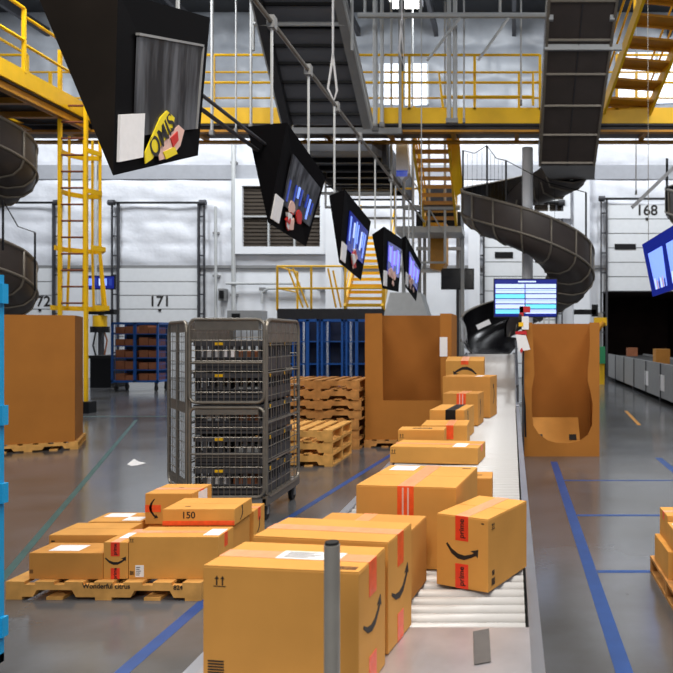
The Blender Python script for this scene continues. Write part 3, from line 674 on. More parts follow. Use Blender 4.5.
MB().prism(qq, (0, 0, .001), 'duct').build('duct_tape_patch', mc, L9)['label'] = 'grey duct tape patch on the end plate'
rm = MB().tube([(CX0 + .01, 0, 0), (CX1 - .01, 0, 0)], .024, 'roller', 12)
r0 = rm.build('roller', mc, (.4, 2.145 - 1.62, CZ - .028), smooth=True)
for i in range(1, 93):
    c = r0.copy(); C.objects.link(c); c.location = (.4, 2.145 + i * .071 - 1.62, CZ - .028)
for y in (1.7, 3.6, 5.5, 7.4, 8.6):
    for x in (CX0 - .02, CX1 + .02): MB().box(x - .02, x + .02, y - .02, y + .02, 0, CZ - .16, 'steel').build('leg', mc, L9)
m = MB().box(CX0, CX1, 1.64, 8.7, CZ - .15, CZ - .1, 'rubber'); m.build('under_tray', mc, L9)
# incline section
ic = thing('incline_conveyor', 'inclined end of the conveyor leading up to the black slide', 'conveyor', (-.4, 8.75, 0)); L10 = (.4, -8.75, 0)
ya, yb, za, zb2 = 8.75, 12.7, .75, 1.30
for x in (CX0, CX1 + .02): MB().bar((x, ya, za - .06), (x, yb, zb2 - .06), .04, .16, 'alu').build('side_rail', ic, L10)
ro = None
for i in range(54):
    f = (i + .5) / 54
    if ro is None: ro = MB().tube([(CX0 + .03, 0, 0), (CX1, 0, 0)], .026, 'roller', 10).build('roller', ic, smooth=True); c = ro
    else: c = ro.copy(); C.objects.link(c)
    c.location = (.4, ya + (yb - ya) * f - 8.75, za + (zb2 - za) * f - .03)
for y, z in ((9, .7), (10.8, .95), (12.5, 1.18)):
    for x in (CX0, CX1 + .02): MB().box(x - .025, x + .025, y - .025, y + .025, 0, z, 'steel').build('leg', ic, L10)
m = MB(); m.bar((CX1 + .02, 8.9, .98), (CX1 + .02, 12.6, 1.5), .03, .05, 'dsteel')
for f in (.0, .25, .5, .75, 1): y = 8.9 + 3.7 * f; z = .98 + .52 * f; m.bar((CX1 + .02, y, z - .25), (CX1 + .02, y, z), .03, .03, 'dsteel')
m.build('guard_rail', ic, L10)

# stop post in the foreground
m = MB(); px_, d = X(332, 1.5), 1.5; zt_ = Z(541, d)
m.tube([(px_, d, 0), (px_, d, zt_ - .006)], .0165, 'pole', 20); m.tube([(px_, d, zt_ - .006), (px_, d, zt_)], .0145, 'rubber', 20); m.tube([(px_, d, 0), (px_, d, .012)], .06, 'pole', 20)
tag(m.build('metal_post', smooth=False), 'round grey metal post standing in the foreground before the nearest box', 'post')

# ---------------------------------------------------------------- cartons
SM = [(-1, .22), (-.93, .30), (-.6, .03), (-.2, -.12), (.2, -.12), (.6, .06), (.72, .16), (.5, .2), (.95, .4), (.97, -.05), (.86, .05), (.6, -.14), (.2, -.36), (-.2, -.38), (-.6, -.2)]
def carton(label, x, y, z, w, d, h, rz=0, tape=None, topseam='x', smile=None, marks=(), labels=(), m='card', group=None, tapem='tape', flaps=True, name='cardboard_box'):
    """origin at the front-left bottom corner; front looks to -y"""
    o = thing(name, label, 'box', (x, y, z), rz, group)
    MB().box(0, w, 0, d, 0, h - .003, m).build('body', o, bevel=.0025)
    if flaps:
        if topseam == 'x': fl = ((.001, w - .001, .001, d / 2 - .0015), (.001, w - .001, d / 2 + .0015, d - .001))
        else: fl = ((.001, w / 2 - .0015, .001, d - .001), (w / 2 + .0015, w - .001, .001, d - .001))
        for f in fl: MB().box(f[0], f[1], f[2], f[3], h - .0031, h, m).build('flap', o)
    fr = {'front': (Vector((0, 0, 0)), Vector((1, 0, 0)), Vector((0, 0, 1)), Vector((0, -1, 0)), w, h), 'right': (Vector((w, 0, 0)), Vector((0, 1, 0)), Vector((0, 0, 1)), Vector((1, 0, 0)), d, h),
          'left': (Vector((0, d, 0)), Vector((0, -1, 0)), Vector((0, 0, 1)), Vector((-1, 0, 0)), d, h), 'top': (Vector((0, 0, h)), Vector((1, 0, 0)), Vector((0, 1, 0)), Vector((0, 0, 1)), w, d), 'back': (Vector((w, d, 0)), Vector((-1, 0, 0)), Vector((0, 0, 1)), Vector((0, 1, 0)), w, h)}
    def rect(mb, face, u0, u1, v0, v1, mt, e=.001, b0=0.0):
        o_, u, v, n, U, V = fr[face]; P = [o_ + u * U * a + v * V * b_ + n * b0 for a, b_ in ((u0, v0), (u1, v0), (u1, v1), (u0, v1))]
        mb.prism(P, n * e, mt)
    tw = .055
    if tape:
        mb = MB()
        drop = tape.get('drop', .3)
        if tape['dir'] == 'y':
            a = tape.get('pos', .5); ww = tape.get('w', tw) / w
            rect(mb, 'top', a - ww / 2, a + ww / 2, -.002, 1.002, 'tapeglare' if tapem != 'black' else tapem)
            rect(mb, 'front', a - ww / 2, a + ww / 2, 1 - drop, 1.003, tapem); rect(mb, 'back', 1 - a - ww / 2, 1 - a + ww / 2, 1 - drop, 1.003, tapem)
            low = 'front'
        else:
            a = tape.get('pos', .5); ww = tape.get('w', tw) / d
            rect(mb, 'top', -.002, 1.002, a - ww / 2, a + ww / 2, 'tapeglare' if tapem != 'black' else tapem)
            rect(mb, 'right', a - ww / 2, a + ww / 2, 1 - drop, 1.003, tapem); rect(mb, 'left', 1 - a - ww / 2, 1 - a + ww / 2, 1 - drop, 1.003, tapem)
            low = 'right'
        mb.build('tape', o)
        if tape.get('low'): mb = MB(); rect(mb, low, a - ww / 2, a + ww / 2, 0, tape['low'], tapem); mb.build('tape', o)
        if tape.get('stripe'):
            mb = MB(); face = 'front' if tape['dir'] == 'y' else 'right'
            for q in (-.16, .16): rect(mb, face, a + ww * q - ww * .05, a + ww * q + ww * .05, 1 - drop * .9, .985, 'stkp', .0006, .001)
            mb.build('tape_stripe', o)
        if tape.get('text'):
            face = 'front' if tape['dir'] == 'y' else 'right'; o_, u, v, n, U, V = fr[face]
            for cz in ([1 - drop * .5] + ([tape['low'] * .5] if tape.get('low') else [])):
                textmesh('tape_lettering', 'prime', min(.03, tape.get('w', tw) * .55), 'ink', o, o_ + u * U * a + v * V * cz, -v if False else v, -u, n, .0015)
    if smile:
        for face, cu, cv, sz, rot in smile:
            o_, u, v, n, U, V = fr[face]; c0 = o_ + u * U * cu + v * V * cv; P = []
            for a, b_ in SM:
                aa = a * math.cos(rot) - b_ * math.sin(rot); bb = a * math.sin(rot) + b_ * math.cos(rot); P.append(c0 + u * aa * sz + v * bb * sz)
            MB().prism(P, n * .0012, 'ink').build('curved_arrow_mark', o)
    if marks:
        for mk in marks:
            face, u0, v0, kind, sz = mk[:5]; mt = mk[5] if len(mk) > 5 else 'ink'; o_, u, v, n, U, V = fr[face]; mb = MB(); c0 = o_ + u * U * u0 + v * V * v0
            if kind == 'arrows':
                for k in (-.28, .28):
                    c1 = c0 + u * sz * k
                    for a0, a1, b0, b1 in ((-.06, .06, -.35, .3),): mb.prism([c1 + u * sz * a0 + v * sz * b0, c1 + u * sz * a1 + v * sz * b0, c1 + u * sz * a1 + v * sz * b1, c1 + u * sz * a0 + v * sz * b1], n * .001, mt)
                    mb.prism([c1 + u * sz * -.2 + v * sz * .2, c1 + u * sz * .2 + v * sz * .2, c1 + v * sz * .5], n * .001, mt)
                mb.prism([c0 + u * sz * -.6 - v * sz * .5, c0 + u * sz * .6 - v * sz * .5, c0 + u * sz * .6 - v * sz * .43, c0 + u * sz * -.6 - v * sz * .43], n * .001, mt)
                mb.build('arrows_mark', o)
            elif kind == 'lines':
                for k in range(6): b0 = .5 - k * .2; mb.prism([c0 + u * sz * -.6 + v * sz * b0, c0 + u * sz * .6 + v * sz * b0, c0 + u * sz * .6 + v * sz * (b0 - .11), c0 + u * sz * -.6 + v * sz * (b0 - .11)], n * .001, mt)
                mb.build('printed_block', o)
            elif kind == 'bars':
                rr = random.Random(3); q = -.6
                while q < .6: q2 = q + .03 + rr.random() * .07; mb.prism([c0 + u * sz * q - v * sz * .25, c0 + u * sz * q2 - v * sz * .25, c0 + u * sz * q2 + v * sz * .25, c0 + u * sz * q + v * sz * .25], n * .001, mt); q = q2 + .04
                mb.build('printed_barcode', o)
            elif kind[0] == '#':
                textmesh('printed_lettering', kind[1:], sz, mt, o, c0, u, v, n, .001)
    for lb_ in labels:
        face, u0, u1, v0, v1 = lb_[:5]; mb = MB(); rect(mb, face, u0, u1, v0, v1, 'paper', .0014, .0006); l = mb.build('paper_label', o)
        if len(lb_) > 5:
            mb = MB(); 
            for k in range(5): vv = v0 + (v1 - v0) * (.15 + .16 * k); rect(mb, face, u0 + (u1 - u0) * .1, u0 + (u1 - u0) * (.5 + .08 * (k % 3)), vv, vv + (v1 - v0) * .06, 'ink', .0004, .002)
            mb.build('label_printing', l)
    return o
GC = 'boxes riding on the roller conveyor'
z0 = CZ
def cpx(label, fl, fr_, d, depth, top, z=z0, rz=0, **k):
    x0, x1 = X(fl, d), X(fr_, d); return carton(label, x0, d, z, x1 - x0, depth, Z(top, d) - z, rz, group=k.pop('group', GC), **k)
carton('nearest and largest-looking box on the conveyor, behind the metal post', -.739, 1.722, z0, .387, .2, .303, math.radians(-7.7), tape=dict(dir='x', pos=.5, w=.055, drop=.28, low=.24), smile=(('right', .5, .52, .068, .2),),
       marks=(('front', .11, .88, 'arrows', .026), ('front', .085, .2, 'lines', .034), ('top', .9, .12, 'bars', .045, 'inkbrown'), ('front', .93, .1, 'bars', .012)), labels=(('top', .38, .8, .36, .66, 1),), group=GC)
carton('second box in the conveyor queue, tucked behind the nearest box', -.715, 1.988, z0, .39, .205, .3, math.radians(-9.6), tape=dict(dir='x', pos=.5, w=.05, drop=.3, low=.26), smile=(('right', .5, .5, .075, .25),), group=GC)
carton('third box on the conveyor, low and darker, behind the second box', -.674, 2.31, z0, .345, .25, .225, math.radians(-8), tape=dict(dir='y', pos=.42, w=.05, drop=.3), smile=None, m='card2', group=GC)
carton('right-hand box turned at an angle on the cream rollers with red tape and curved arrow', -.259, 2.47, z0 + .001, .2, .305, .243, math.atan2(-.084, .1725), tape=dict(dir='y', pos=.5, w=.05, drop=.34, low=.34, text=1), tapem='redtape', smile=(('front', .5, .5, .064, -.14),),
       marks=(('right', .12, .88, 'arrows', .02), ('right', .12, .12, 'lines', .02), ('right', .12, .24, 'lines', .014), ('front', .9, .93, 'bars', .008)), group=GC)
carton('wide pale-topped box with a centre tape stripe, behind the angled box', -.578, 2.668, z0, .378, .42, .3, math.radians(-8), tape=dict(dir='y', pos=.5, w=.062, drop=.42, stripe=1), smile=(('right', .5, .15, .07, .1),), labels=(('top', .08, .36, .72, .95),), marks=(('top', .9, .9, 'bars', .03, 'inkbrown'),), group=GC)
cpx('small box mostly hidden behind the wide pale-topped box', 420, 492, 3.25, .16, 478, smile=None, m='card2', marks=(('top', .8, .5, 'bars', .03),), tape=dict(dir='y', pos=.5, w=.05, drop=.3))
cpx('long low box lying across the full conveyor width', 390, 479, 4.85, .32, 446, rz=math.radians(-7), tape=dict(dir='x', pos=.5, w=.055, drop=.4), marks=(('front', .04, .7, 'arrows', .03),), labels=(('top', .7, .85, .1, .6),))
cpx('low box at the left conveyor edge just behind the long low box', 398, 444, 5.22, .2, 429.5, marks=(('front', .08, .75, 'arrows', .03), ('top', .5, .5, 'bars', .12)))
cpx('small box with an orange stripe behind the left-edge low box', 421, 467, 5.47, .36, 425, tape=dict(dir='y', pos=.62, w=.06, drop=.6))
cpx('box sealed with a black tape strip, middle of the queue', 429.5, 465, 5.92, .5, 409.5, rz=math.radians(-6), tape=dict(dir='y', pos=.6, w=.085, drop=.35), tapem='black', smile=(('right', .3, .6, .08, 1.2),), m='card')
cpx('box with a red sticker on its right face behind the black-taped box', 443, 478.5, 6.9, .33, 393, rz=math.radians(-7), tape=dict(dir='y', pos=.52, w=.09, drop=.4, stripe=1), smile=(('right', .4, .5, .09, 1.4),), m='card2')
cpx('tall square box near the far end of the flat rollers', 442.7, 491, 7.6, .4, 376, rz=math.radians(-9), labels=(('top', .66, .8, .1, .6),), smile=(('right', .5, .55, .11, 1.5),), m='card2')
cpx('farthest box on the conveyor with a large curved arrow on its front', 446, 484, 9.6, .35, 360, z=.872, rz=0, smile=(('front', .5, .66, .16, PI),), labels=(), tape=dict(dir='y', pos=.5, w=.1, drop=.12), m='card')
far_box = [o for o in C.objects if o.get('label', '').startswith('farthest box on the conveyor')][0]
far_box.rotation_euler = (math.atan(.55 / 3.95), 0, 0)

# ---------------------------------------------------------------- pallets
def pallet_proto(name, label, cat='pallet', m1='wood', w=1.2, dp=1.0, h=.11):
    o = thing(name, label, cat)
    m = MB(); n = 7; bw = .115; gap = (w - n * bw) / (n - 1)
    for i in range(n): x = i * (bw + gap); m.box(x, x + bw, 0, dp, h - .018, h, m1)
    m.build('top_deck', o)
    for y in (0, dp / 2 - .02, dp - .04):
        pl = [(0, .018), (0, h - .018), (w, h - .018), (w, .018), (w * .86, .018), (w * .84, .06), (w * .66, .06), (w * .64, .018), (w * .36, .018), (w * .34, .06), (w * .16, .06), (w * .14, .018)]
        MB().prism([(a, y, b_) for a, b_ in pl], (0, .04, 0), m1).build('stringer', o)
    m = MB()
    for x in (0, w * .25 - .05, w / 2 - .05, w * .75 - .05, w - .1): m.box(x, x + .1, 0, dp, 0, .018, m1)
    m.build('bottom_deck', o)
    return o
pal = pallet_proto('wooden_pallet', 'wooden pallet on the floor carrying the boxes at the lower left'); pal.location = (X(8, 4.4), 4.38, 0); pal.rotation_euler = (0, 0, math.radians(-1.2)); pal['group'] = 'wooden pallets'
textmesh('stencil_lettering', 'Wonderful citrus', .042, 'ink', pal, (.62, 0, .085), (1, 0, 0), (0, 0, 1), (0, -1, 0))
textmesh('stencil_lettering', '824', .038, 'ink', pal, (1.06, 0, .08), (1, 0, 0), (0, 0, 1), (0, -1, 0))
pb = pallet_proto('wooden_pallet', 'wooden pallet at the right edge carrying small boxes', m1='wood2'); pb.location = (.94, 3.9, 0); pb['group'] = 'wooden pallets'
names3 = ['bottom', 'middle', 'top']
pc = pallet_proto('wooden_pallet', 'x', h=.15); first = True
for i in range(3):
    lb_ = '%s pallet of the low stack right of the roll cage' % names3[i]
    loc = (-3.4 + random.uniform(-.015, .015), 8.88 + random.uniform(-.02, .02), i * .15); rz = math.radians(-1 + random.uniform(-.6, .6))
    if first: pc.location = loc; pc.rotation_euler = (0, 0, rz); pc['label'] = lb_; pc['group'] = 'wooden pallets'; first = False
    else: dup(pc, loc, rz, lb_, 'wooden pallets')
n7 = ['bottom', 'second from bottom', 'third from bottom', 'middle', 'third from top', 'second from top', 'top']
pd = pallet_proto('wooden_pallet', 'x', h=.14, m1='wood2')
for i in range(7):
    lb_ = '%s pallet of the tall stack left of the centre gaylord' % n7[i]
    loc = (-3.36 + random.uniform(-.02, .02), 10.22 + random.uniform(-.03, .03), i * .14)
    if i == 0: pd.location = loc; pd['label'] = lb_; pd['group'] = 'wooden pallets'
    else: dup(pd, loc, math.radians(random.uniform(-.8, .8)), lb_, 'wooden pallets')

# boxes on the left pallet
GP = 'boxes on the lower left pallet'; pz = .111
carton('flat long box at the front left corner of the pallet with a white label', X(29, 4.42), 4.42, pz, .455, .22, .16, math.radians(-.8), m='card2', labels=(('top', .2, .62, .2, .75),), marks=(('front', .03, .3, 'lines', .02, 'inkbrown'),), group=GP)
carton('narrow box with red tape and curved arrow between two front pallet boxes', X(103.5, 4.42), 4.42, pz, .15, .3, .225, 0, tape=dict(dir='y', pos=.48, w=.055, drop=.38, low=.3, text=1), tapem='redtape', smile=(('front', .5, .5, .066, 0),), labels=(('top', .3, .9, .3, .7),), group=GP)
carton('largest box at the front right of the pallet with a small white label', X(128.7, 4.42), 4.42, pz, .55, .24, .258, 0, tape=dict(dir='x', pos=.5, w=.05, drop=.34), marks=(('front', .035, .92, 'arrows', .022), ('front', .035, .15, 'lines', .02)), labels=(('front', .075, .17, .05, .33, 1), ('top', .8, .98, .15, .75)), group=GP)
carton('flat box printed 150 with an orange stripe, on top of the pallet load', X(164, 4.7), 4.68, .371, .465, .33, .105, math.radians(1), tape=None, marks=(('front', .36, .62, '#150', .06), ('top', .28, .25, 'bars', .03, 'inkbrown')), smile=(('right', .4, .5, .05, 1.2),), group=GP)
MB_ = MB(); o150 = [o for o in C.objects if o.get('label', '').startswith('flat box printed 150')][0]
MB_.box(0, .465, -.0012, 0, .0, .03, 'tape').build('tape', o150)
carton('plain box hidden under the box printed 150', X(164, 4.7), 4.69, pz, .45, .31, .259, 0, m='card2', group=GP)
carton('upright box with curved arrow and orange tape at the back of the pallet', -2.578, 5.06, .281, .33, .33, .215, 0, tape=dict(dir='x', pos=.5, w=.06, drop=.4), smile=(('front', .17, .5, .07, -1.45),), labels=(('right', .3, .75, .35, .95),), marks=(('top', .5, .6, 'bars', .03),), group=GP)
o_ = [o for o in C.objects if o.get('label', '').startswith('upright box with curved arrow')][0]
MB().box(.0, .11, -.0012, 0, .085, .135, 'tape').build('tape', o_)
carton('low box carrying the upright box at the back of the pallet', -2.57, 5.08, pz, .34, .29, .168, 0, m='card2', group=GP)
carton('flat box behind the front left pallet box with orange tape on its right end', X(48, 4.67), 4.68, pz, .45, .31, .198, 0, tape=None, marks=(('front', .06, .8, 'bars', .02),), group=GP)
o_ = [o for o in C.objects if o.get('label', '').startswith('flat box behind the front left')][0]
MB().box(.45, .4512, .1, .16, .02, .198, 'tape').build('tape', o_)
carton('flat box with a long white label at the back left of the pallet', X(88, 5.05), 5.05, pz, .37, .26, .19, 0, labels=(('top', .1, .6, .5, .9), ('top', .6, .95, .1, .5)), m='card', group=GP)
carton('box with orange tape at the back right corner of the pallet load', -2.16, 5.09, pz, .33, .25, .25, math.radians(2), tape=dict(dir='x', pos=.5, w=.06, drop=.35), smile=(('right', .45, .5, .06, 1.1),), group=GP)
# boxes on right pallet
GR = 'boxes on the right edge pallet'
carton('lower box at the back left of the right edge pallet', .955, 4.4, pz, .4, .42, .17, 0, m='card', group=GR)
carton('upper box with a pale blue label on the right edge pallet', .985, 4.35, pz + .171, .4, .22, .14, 0, m='card', labels=(('top', .05, .5, .3, .8),), group=GR)
carton('topmost rear box on the right edge pallet', .99, 4.585, pz + .171, .4, .24, .175, 0, m='card', tape=dict(dir='x', pos=.5, w=.05, drop=.3), group=GR)
carton('dark front box on the right edge pallet, nearest the camera', .975, 3.92, pz, .42, .41, .29, 0, m='card2', marks=(('left', .5, .5, 'lines', .05, 'inkbrown'),), group=GR)

# ---------------------------------------------------------------- gaylord boxes
def gaylord(label, x, y, z, w, d, h, rz, cut=None, pal=None):
    o = thing('gaylord_box', label, 'large box', (x, y, z), rz, 'large gaylord boxes')
    t = .014
    if cut is None: MB().box(0, w, 0, t, 0, h, 'gay').build('front_panel', o)
    else:
        n = len(cut); pts = [(0, 0), (w, 0), (w, h)] + cut + [(0, h)]
        MB().prism([(a, 0, b_) for a, b_ in pts], (0, t, 0), 'gay').build('front_panel', o)
    MB().box(0, t, t, d - t, 0, h, 'gay').build('side_panel', o); MB().box(w - t, w, t, d - t, 0, h, 'gay').build('side_panel', o)
    MB().box(0, w, d - t, d, 0, h, 'gayin').build('back_panel', o); MB().box(t, w - t, t, d - t, 0, .01, 'gayin').build('bottom_panel', o)
    return o
g = gaylord('tall plain brown gaylord box on a pallet at the left edge', -7.17, 9.78, .111, 1.06, .98, 1.79, math.radians(25))
pe = dup(pallet_proto_src if False else pal, (-7.25, 9.72, 0), math.radians(25), 'pallet under the tall plain gaylord box at the left', 'wooden pallets')
for ch in list(pe.children):
    if ch.name.startswith('stencil'): bpy.data.objects.remove(ch)
wq = 1.3; gx = X(365, 10.4)
def gp(px, py, d, x0, zz): return (X(px, d) - x0, Z(py, d) - zz)
cut = [gp(440, 313, 10.4, gx, .111), gp(441, 400, 10.4, gx, .111), gp(383, 400, 10.4, gx, .111), gp(382, 313, 10.4, gx, .111)]
h_ = Z(313, 10.4) - .111
cut[0] = (cut[0][0], h_); cut[-1] = (cut[-1][0], h_)
g2 = gaylord('centre gaylord box with a square opening cut in its front, left of the conveyor', gx, 10.4, .111, X(451.5, 10.4) - gx, 1.0, h_, 0, cut)
MB().box(1.08, 1.19, -.006, -.001, 1.2, 1.48, 'paper').build('paper_label', g2)
pg = pallet_proto('wooden_pallet', 'pallet under the centre gaylord box', m1='wood2'); pg.location = (gx - .01, 10.38, 0); pg['group'] = 'wooden pallets'
x_ = X(523, 9.6); h_ = Z(322, 9.6)
poly = [(301, 178), (303, 250), (296, 330), (295, 370), (305, 410), (312, 450), (310, 520), (295, 555), (270, 572), (230, 581), (190, 580), (160, 572), (130, 550), (112, 522), (107, 470), (107, 400), (116, 350), (112, 260), (108, 178)]
cut = [gp(500 + a / 3.367, 270 + b_ / 3.367, 9.6, x_, 0) for a, b_ in poly]; cut[0] = (cut[0][0], h_); cut[-1] = (cut[-1][0], h_)
g3 = gaylord('gaylord box with a rounded opening cut in its front, right of the conveyor', x_, 9.6, 0, X(599.5, 9.6) - x_, 1.0, h_, 0, cut)
o = thing('folded_carton', 'flattened brown carton lying inside the open gaylord box', 'box', (x_ + .08, 9.75, .012))
MB().prism([(.02, .12, 0), (.72, .12, 0), (.72, .55, .42), (.02, .55, .42)], (0, .02, .01), 'card2').build('flap', o)
MB().prism([(.02, .12, 0), (.72, .12, 0), (.78, -.08, .12), (.05, -.08, .12)], (0, .0, .01), 'card2').build('flap', o)
m = MB()
for x in (.1, .57): m.prism([(x, .262, .15), (x + .1, .262, .15), (x + .1, .33, .217), (x, .33, .217)], (0, -.006, .004), 'ink')
m.build('hand_hole', o)

# ---------------------------------------------------------------- roll cage with totes
cy0, cy1 = 6.2, 7.15; cx0, cx1 = -2.78, -2.12; ch = Z(319, 6.2)
rc = thing('roll_cage', 'tall galvanised roll cage on wheels with grid doors, filled with totes', 'roll cage', (cx0, cy0, 0)); LR = (-cx0, -cy0, 0)
MB().box(cx0, cx1, cy0, cy1, .15, .2, 'steel').box(cx1 - .03, cx1 + .01, cy0, cy1, .14, .22, 'galv').build('base', rc, LR)
def rframe(m, P, w, h, r, rad=.06):   # rounded rect frame; P(u,v)->world
    pts = []
    for cx, cy, a0 in ((w - rad, rad, -PI / 2), (w - rad, h - rad, 0), (rad, h - rad, PI / 2), (rad, rad, PI)):
        for k in range(5): a = a0 + k * PI / 8; pts.append(P(cx + rad * math.cos(a), cy + rad * math.sin(a)))
    pts.append(pts[0]); m.tube(pts, r, 'galv', 8)
def grid(m, P, w, h, sx_, sz_, r=.0035):
    n = max(1, round(w / sx_)); k = max(1, round(h / sz_))
    for i in range(1, n): m.tube([P(w * i / n, .01), P(w * i / n, h - .01)], r, 'galv', 4)
    for j in range(1, k): m.tube([P(.01, h * j / k), P(w - .01, h * j / k)], r, 'galv', 4)
wz = cx1 - cx0
for nm, zlo, zhi in (('lower', .22, Z(407, 6.2)), ('upper', Z(402, 6.2), ch)):
    P = lambda u, v, zlo=zlo: Vector((cx0 + .01 + u, cy0 - .015, zlo + v)); m = MB()
    rframe(m, P, wz - .02, zhi - zlo, .014); grid(m, P, wz - .02, zhi - zlo, .05, .085); m.tube([P(0, (zhi - zlo) * .48), P(wz - .02, (zhi - zlo) * .48)], .009, 'galv', 6)
    m.box(cx0 + .06, cx1 - .06, cy0 - .02, cy0 - .012, zhi - .09 if nm == 'upper' else zhi - .06, zhi - .015, 'galv')
    m.build('front_gate', rc, LR)['label'] = nm + ' front grid gate'
for x, nm in ((cx1, 'right'), (cx0, 'left')):
    P = lambda u, v, x=x: Vector((x, cy0 + .01 + u, .2 + v)); m = MB(); hh = ch - .2; ww = cy1 - cy0 - .02
    rframe(m, P, ww, hh, .017, .09); grid(m, P, ww, hh, .13, .11, .004)
    for f in (.2, .42, .7): m.tube([P(0, hh * f), P(ww, hh * f)], .008, 'galv', 6)
    m.add([P(.02, hh - .2), P(ww - .02, hh - .2), P(ww - .02, hh - .02), P(.02, hh - .02)], [(0, 1, 2, 3)], 'galv')
    m.build('side_panel', rc, LR)
P = lambda u, v: Vector((cx0 + u, cy1 - .01, .2 + v)); m = MB(); rframe(m, P, wz, ch - .2, .015); grid(m, P, wz, ch - .2, .1, .15, .004); m.build('rear_panel', rc, LR)
# opened side door swinging left
hx, hy = cx0 - .02, cy0 + .0; ex, ey = X(169, 6.75), 6.75; dv = Vector((ex - hx, ey - hy, 0)); dl = dv.length; dn = dv / dl
P = lambda u, v: Vector((hx, hy, .24)) + dn * u + Vector((0, 0, v)); m = MB(); hh = ch - .26
rframe(m, P, dl, hh, .016, .09); grid(m, P, dl, hh, .07, .085)
for f in (.02, .47, .94): m.prism([P(.05, hh * f), P(dl - .05, hh * f), P(dl - .05, hh * f + .09), P(.05, hh * f + .09)], (0, .006, 0), 'galv')
m.tube([P(dl * .5, 0), P(dl * .5, hh)], .012, 'galv', 6)
m.build('open_gate', rc, LR)['label'] = 'grid gate swung open to the left'
for x, y in ((cx0 + .07, cy0 + .1), (cx1 - .04, cy0 + .1), (cx0 + .07, cy1 - .08), (cx1 - .04, cy1 - .08)):
    w_ = MB().tube([(x - .018, y, .073), (x + .018, y, .073)], .073, 'rubber', 20).build('wheel', rc, LR); MB().box(x - .03, x + .03, y - .03, y + .03, .12, .15, 'steel').box(x - .03, x - .02, y - .02, y + .02, .05, .13, 'steel').box(x + .02, x + .03, y - .02, y + .02, .05, .13, 'steel').build('fork', w_)
m = MB(); m.tube([(cx1 + .02, cy1 - .06, 1.0), (cx1 + .02, cy1 - .2, 1.0), (cx1 + .02, cy1 - .2, 1.13), (cx1 + .02, cy1 - .06, 1.13)], .009, 'galv', 6); m.build('latch_handle', rc, LR)
# totes
tw_, td_, th_ = .58, .38, .27
def tote_proto():
    o = thing('plastic_tote', 'x', 'tote', group='grey totes in the roll cage'); w, d, h = tw_, td_, th_
    m = MB(); t = .012
    m.box(0, w, 0, d, 0, .01, 'tote'); m.box(0, w, 0, t, 0, h * .45, 'tote').box(0, w, d - t, d, 0, h * .45, 'tote').box(0, t, t, d - t, 0, h * .45, 'tote').box(w - t, w, t, d - t, 0, h * .45, 'tote')
    for k in range(9): x = k * (w - .03) / 8; m.box(x, x + .028, 0, t, h * .45, h * .8, 'tote'); m.box(x, x + .028, d - t, d, h * .45, h * .8, 'tote')
    for k in range(6): y = k * (d - .03) / 5; m.box(0, t, y, y + .028, h * .45, h * .8, 'tote'); m.box(w - t, w, y, y + .028, h * .45, h * .8, 'tote')
    for k in (.12, .26, .38): m.box(.02, w - .02, -.004, 0, h * k, h * k + .008, 'black')
    m.build('body', o)
    m = MB().box(-.012, w + .012, -.012, t, h * .8, h - .012, 'tote').box(-.012, w + .012, d - t, d + .012, h * .8, h - .012, 'tote').box(-.012, t, t, d - t, h * .8, h - .012, 'tote').box(w - t, w + .012, t, d - t, h * .8, h - .012, 'tote'); m.build('rim', o)
    MB().box(w * .3, w * .42, -.014, -.012, h * .83, h * .92, 'yellow').build('yellow_tag', o); MB().box(w + .012, w + .014, d * .4, d * .5, h * .8, h * .92, 'yellow').build('yellow_tag', o)
    return o
tp = tote_proto(); n5 = ['bottom', 'second lowest', 'middle', 'second highest', 'top']
k = 0
for row in range(2):
    for lv in range(5):
        loc = (cx0 + .04, cy0 + .03 + row * .41, .2005 + lv * .275); lab = 'grey slotted tote in the %s column of the roll cage, %s layer' % (('front', 'rear')[row], n5[lv])
        if k == 0: tp.location = loc; tp['label'] = lab
        else: dup(tp, loc, 0, lab)
        k += 1
# pale parcels inside totes (seen through the slots)
k = 0
for lv in range(5):
    for row in range(2):
        zz = .2105 + lv * .275
        for j in range(2):
            x = cx0 + .07 + j * .27 + random.uniform(0, .04); h = .12 + random.random() * .07
            m = MB().box(x, x + .2, cy0 + .06 + row * .41, cy0 + .3 + row * .41, zz + .001, zz + h, ('paper', 'tan', 'dsteel', 'lsteel')[(k * 3 + j) % 4])
            tag(m.build('parcel', bevel=.01), '%s parcel in the %s half of the %s %s tote of the roll cage' % (('white', 'brown', 'dark', 'grey')[(k * 3 + j) % 4], ('left', 'right')[j], ('front', 'rear')[row], n5[lv]), 'parcel', 'parcels inside the totes')
        k += 1

